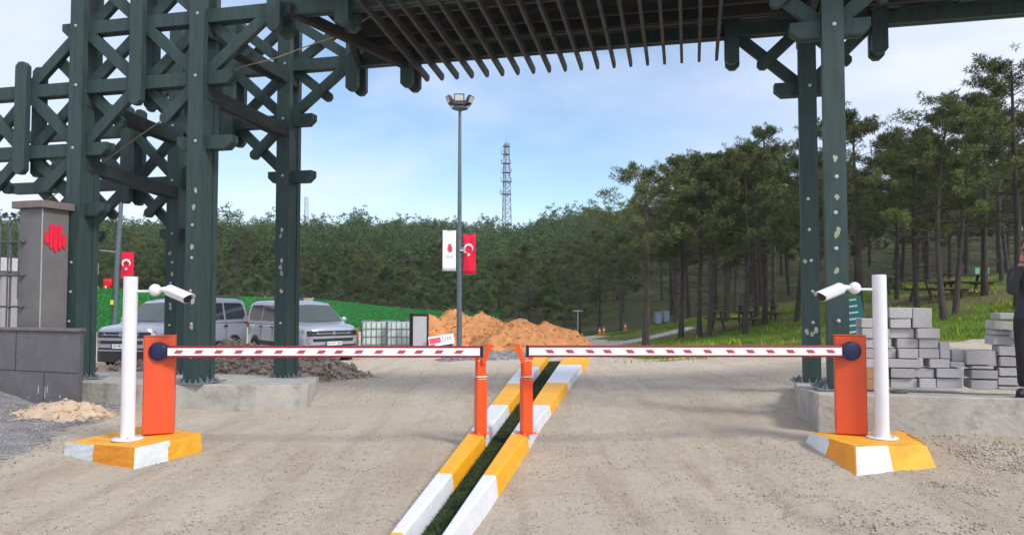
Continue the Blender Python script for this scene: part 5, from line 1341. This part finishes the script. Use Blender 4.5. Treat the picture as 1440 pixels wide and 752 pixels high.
# the stand behind
rs_ = random.Random(4)
kinds = ['dense', 'dense2', 'tall', 'dry', 'dry', 'bent', 'leaning', 'dense']
cnt = 0
for i in range(400):
    if cnt >= 78: break
    Y = rs_.uniform(37, 68); X = rs_.uniform(6.5, 46)
    px = X/Y*F+CX
    if px < 922 + (68-Y)*.8 or px > 1540: continue
    if Y < 40 and rs_.random() < .5: continue
    ok = all((X-a)**2+(Y-b_)**2 > 2.7**2 for a, b_ in PR.setdefault('_pos', []))
    if not ok: continue
    PR['_pos'].append((X, Y)); cnt += 1
    plant(rs_.choice(kinds), 0, Y, None, 'dark pine in the close set stand filling the wood behind the grassy bank', 'pines of the wood behind the grassy bank', s=rs_.uniform(.85, 1.12), X=X)
# trees along the foot of the hill
cnt = 0; pos = []
for i in range(500):
    if cnt >= 110: break
    Y = rs_.uniform(54, 72); X = rs_.uniform(-46, 9)
    px = X/Y*F+CX
    if px < 95 or (px > 430 and Y < 56): continue
    if not all((X-a)**2+(Y-b_)**2 > 2.3**2 for a, b_ in pos): continue
    pos.append((X, Y)); cnt += 1
    plant(rs_.choice(['young', 'young', 'dense', 'young', 'dry', 'young']), 0, Y, None, 'green pine in the front rank of the wood at the foot of the hill', 'pines at the foot of the hill', s=rs_.uniform(.56, .80), X=X)

# wooded hill: one mass
def crown_pts(g, n, rx, rz, zc):
    d = g.normal(0, 1, (n, 3)); d /= np.linalg.norm(d, axis=1, keepdims=True); d[:, 2] = np.abs(d[:, 2])*1.1-.35
    lob = 1+.25*np.sin(d[:, 0]*4+g.uniform(0, 6))+.2*np.sin(d[:, 1]*5+g.uniform(0, 6))
    r = g.uniform(.72, 1.05, n)*lob
    return np.stack([d[:, 0]*rx*r, d[:, 1]*rx*r, zc+d[:, 2]*rz*r], 1)
hp = []
for s_i in range(6):
    g = np.random.default_rng(100+s_i); C = crown_pts(g, 130, 2.15, 3.7, 4.0); near_v = tuft_tris(C, .50, 15, g, .11, .6)
    C = crown_pts(g, 85, 2.2, 3.7, 4.2); far_v = tuft_tris(C, .66, 11, g, .19, .6); hp.append((near_v, far_v))
allv = []; pos = []
gridc = {}
g = np.random.default_rng(77)
cntn = 0
for Y in np.arange(71, 176, 3.1):
    half = Y*.78
    for X in np.arange(-half, half*.95+12, 3.4):
        x = X+g.uniform(-1.7, 1.7); y = Y+g.uniform(-1.6, 1.6); px = x/y*F+CX
        if px < -60 or px > 1520: continue
        v = hp[g.integers(6)][0 if y < 112 else 1]; a = g.uniform(0, 6.28); s = g.uniform(.46, .92)
        if g.random() < .06: s *= 1.3
        c_, s_ = math.cos(a), math.sin(a); z = h1(x, y)
        allv.append(np.stack([(v[:, 0]*c_-v[:, 1]*s_)*s*1.05+x, (v[:, 0]*s_+v[:, 1]*c_)*s*1.05+y, v[:, 2]*s*g.uniform(.85, 1.1)+z], 1).astype(np.float32)); cntn += 1
AV = np.concatenate(allv); print('hill trees', cntn, 'tris', len(AV)//3)
hf_ = np_mesh('hillside_pine_wood', AV, np.arange(len(AV)).reshape(-1, 3), LEAF2); tag(hf_, kind='stuff')
# a shrub by the trunks on the bank
t = empty('shrub', (0, 0, 0), 0, 'round grey green shrub between the white pole and the trunks', 'shrub'); p = on_ground(1250, 33); t.location = p
g = np.random.default_rng(8); C = g.normal(0, .28, (160, 3)); C[:, 2] = np.abs(C[:, 2])*.9+.3; Vv = tuft_tris(C, .22, 14, g, .04); np_mesh('foliage', Vv, np.arange(len(Vv)).reshape(-1, 3), BUSH, t)
mb = MB(); mb.tube((0, 0, -.1), (0, 0, .4), .04, .02, 6); mb.build('stem', BARK, t)

# ------------------------------------------------------------------ the person at the right edge
def skin_mesh(verts, edges, radii, subdiv=2):
    me = bpy.data.meshes.new('tmp'); me.from_pydata(verts, edges, []); o = bpy.data.objects.new('tmp', me); COL.objects.link(o)
    sk = o.modifiers.new('s', 'SKIN'); 
    for i, r in enumerate(radii): me.skin_vertices[0].data[i].radius = r if isinstance(r, tuple) else (r, r)
    me.skin_vertices[0].data[0].use_root = True
    sb = o.modifiers.new('d', 'SUBSURF'); sb.levels = subdiv; sb.render_levels = subdiv
    bpy.context.view_layer.update()
    r_ = bpy.data.meshes.new_from_object(o.evaluated_get(bpy.context.evaluated_depsgraph_get())); bpy.data.objects.remove(o); return r_
pxp = 1450; PYY = 7.62; PX = (pxp-CX)/F*PYY
_w = PX*TS+PYY*TC; pzz = .50-(_w-8.4)*.062
person = empty('person', (PX, PYY, pzz), 0, 'person in dark jacket and black trousers holding a camera to the face', 'person')
# local: facing -x (left of picture) and slightly towards the viewer (-y)
vs = [(0,0,.90),(0,0,1.06),(0,0,1.22),(.01,0,1.36),(-.005,0,1.43),(-.03,-.005,1.50)]
ed = [(0,1),(1,2),(2,3),(3,4),(4,5)]; ra = [(.135,.12),(.125,.11),(.145,.12),(.115,.09),(.052,.052),(.06,.06)]
def chain(start, pts, rads):
    prev = start
    for p_, r_ in zip(pts, rads): vs.append(p_); ra.append(r_); ed.append((prev, len(vs)-1)); prev = len(vs)-1
    return prev
chain(0, [(.0,.095,.82),(-.02,.10,.48),(.02,.105,.10)], [.095,.062,.045]); chain(0, [(.0,-.095,.82),(-.035,-.11,.48),(-.01,-.12,.10)], [.095,.062,.045])
w1 = chain(3, [(.0,.17,1.345),(-.12,.17,1.10),(-.22,.09,1.36),(-.235,.06,1.43)], [.062,.044,.032,.03]); w2 = chain(3, [(.0,-.17,1.345),(-.13,-.16,1.09),(-.235,-.10,1.35),(-.25,-.07,1.42)], [.062,.044,.032,.03])
me = skin_mesh(vs, ed, ra); bmx = bmesh.new(); bmx.from_mesh(me)
# head
def head(bm):
    ret = bmesh.ops.create_uvsphere(bm, u_segments=28, v_segments=20, radius=1)
    for v in ret['verts']:
        x, y, z = v.co; k = 1.0 if z > 0 else 1-.26*(-z)**1.3
        nx_ = x*.092*k; ny_ = y*.074*k; nz_ = z*.112
        if x < -.2:
            nose = math.exp(-(y/.16)**2-((z+.10)/.20)**2)*.022; brow = math.exp(-((z-.22)/.12)**2-(y/.5)**2)*.005; eye = -sum(math.exp(-((y-s*.42)/.16)**2-((z-.04)/.12)**2) for s in (-1, 1))*.007
            lips = math.exp(-((z+.48)/.06)**2-(y/.25)**2)*.005; chin = math.exp(-((z+.80)/.15)**2-(y/.3)**2)*.010
            nx_ -= nose+brow+eye+lips+chin
        v.co = Vector((nx_-.045, ny_, nz_+1.60-.005))
    for s in (-1, 1):
        e = bmesh.ops.create_uvsphere(bm, u_segments=10, v_segments=8, radius=1)
        for v in e['verts']: v.co = Vector((v.co.x*.018-.03, v.co.y*.008+s*.075, v.co.z*.031+1.595))
head(bmx)
# hands round the camera
def hand(bm, c, s):
    ret = bmesh.ops.create_cube(bm, size=1); 
    for v in ret['verts']: v.co = Vector((v.co.x*.030+c[0], v.co.y*.07+c[1], v.co.z*.085+c[2]))
hv = []
bmx.to_mesh(me); bmx.free()
tmp_meshes = [me]
for s, wrist in ((1, (-.235, .06, 1.43)), (-1, (-.25, -.07, 1.42))):
    v_ = [wrist, (wrist[0]-.008, wrist[1]-s*.004, wrist[2]+.055)]; e_ = [(0, 1)]; r_ = [(.026, .020), (.034, .017)]
    for k in range(4):
        b0 = (wrist[0]-.012+.017*k-.014, wrist[1]-s*.012*0, wrist[2]+.085); 
        fwd = -s*1
        pp_ = [(b0[0], b0[1], b0[2]), (b0[0]-.004, b0[1]+fwd*.014, b0[2]+.028-.003*abs(k-1)), (b0[0]-.002, b0[1]+fwd*.036, b0[2]+.030-.003*abs(k-1))]
        pr = 1
        for p_ in pp_: v_.append(p_); r_.append((.0085, .0085)); e_.append((pr, len(v_)-1)); pr = len(v_)-1
    v_ += [(wrist[0]+.02, wrist[1]-s*.018, wrist[2]+.045), (wrist[0]+.018, wrist[1]-s*.045, wrist[2]+.058)]; r_ += [(.011, .011), (.009, .009)]; e_ += [(0, len(v_)-2), (len(v_)-2, len(v_)-1)]
    tmp_meshes.append(skin_mesh(v_, e_, r_, 2))
bm2 = bmesh.new()
for m_ in tmp_meshes: bm2.from_mesh(m_)
for f in bm2.faces:
    c_ = f.calc_center_median(); f.smooth = True
    arm_hand = c_.x < -.15 and c_.z > 1.395 and abs(c_.y) > .02 and c_.x < -.17
    if c_.z > 1.455 or arm_hand: f.material_index = 0
    elif c_.z > .86: f.material_index = 1
    else: f.material_index = 2
me2 = bpy.data.meshes.new('body'); bm2.to_mesh(me2); bm2.free()
for m_ in (SKIN, JACK, TROU): me2.materials.append(m_)
bo = bpy.data.objects.new('body', me2); COL.objects.link(bo); bo.parent = person
mb = MB(); mb.ball((-.032, 0, 1.628), .1, 18, (.92, .80, .94))
hr = MB(); hr.v = mb.v; hr.f = [f for f in mb.f if not (sum(mb.v[i][0] for i in f)/len(f) < -.085 and sum(mb.v[i][2] for i in f)/len(f) < 1.665) and sum(mb.v[i][2] for i in f)/len(f) > 1.575]; hr.m = [0]*len(hr.f)
hr.build('hair', HAIR, person, smooth=True)
mb = MB(); mb.box((-.215, -.005, 1.545), (.055, .12, .075)); mb.lathe([(.034, -.245), (.034, -.29), (.028, -.292)], (0, -.005, 1.545), 18, 'x'); 
o = mb.build('handheld_camera', BLACKP, None, bevel=.004); o.location = person.location; tag(o, 'black camera held up to the face of the person at the right edge', 'camera')
for s in (-1, 1):
    mb = MB(); mb.ball((-.045, s*.112, .045), .1, 12, (1.45, .50, .50)); mb.box((-.04, s*.112, .012), (.27, .095, .024)); mb.build('shoe', SHOE, person, smooth=True)
person.rotation_euler = (0, 0, R(52)); person.scale = (.96,)*3
bpy.data.objects.get('handheld_camera').rotation_euler = (0, 0, R(52)); bpy.data.objects.get('handheld_camera').scale = (.96,)*3

# ------------------------------------------------------------------ thin air between the gate and the far hill
mb = MB(); mb.box((0, 95, 24), (520, 340, 72)); hz_ = mb.build('haze', [])
hm = bpy.data.materials.new('thin_haze'); hm.use_nodes = True; hm.node_tree.nodes.clear()
ho = hm.node_tree.nodes.new('ShaderNodeOutputMaterial'); hv_ = hm.node_tree.nodes.new('ShaderNodeVolumePrincipled')
hv_.inputs['Color'].default_value = (.80, .88, 1, 1); hv_.inputs['Density'].default_value = .00045
hm.node_tree.links.new(hv_.outputs[0], ho.inputs['Volume']); hz_.data.materials.append(hm); tag(hz_, kind='stuff')
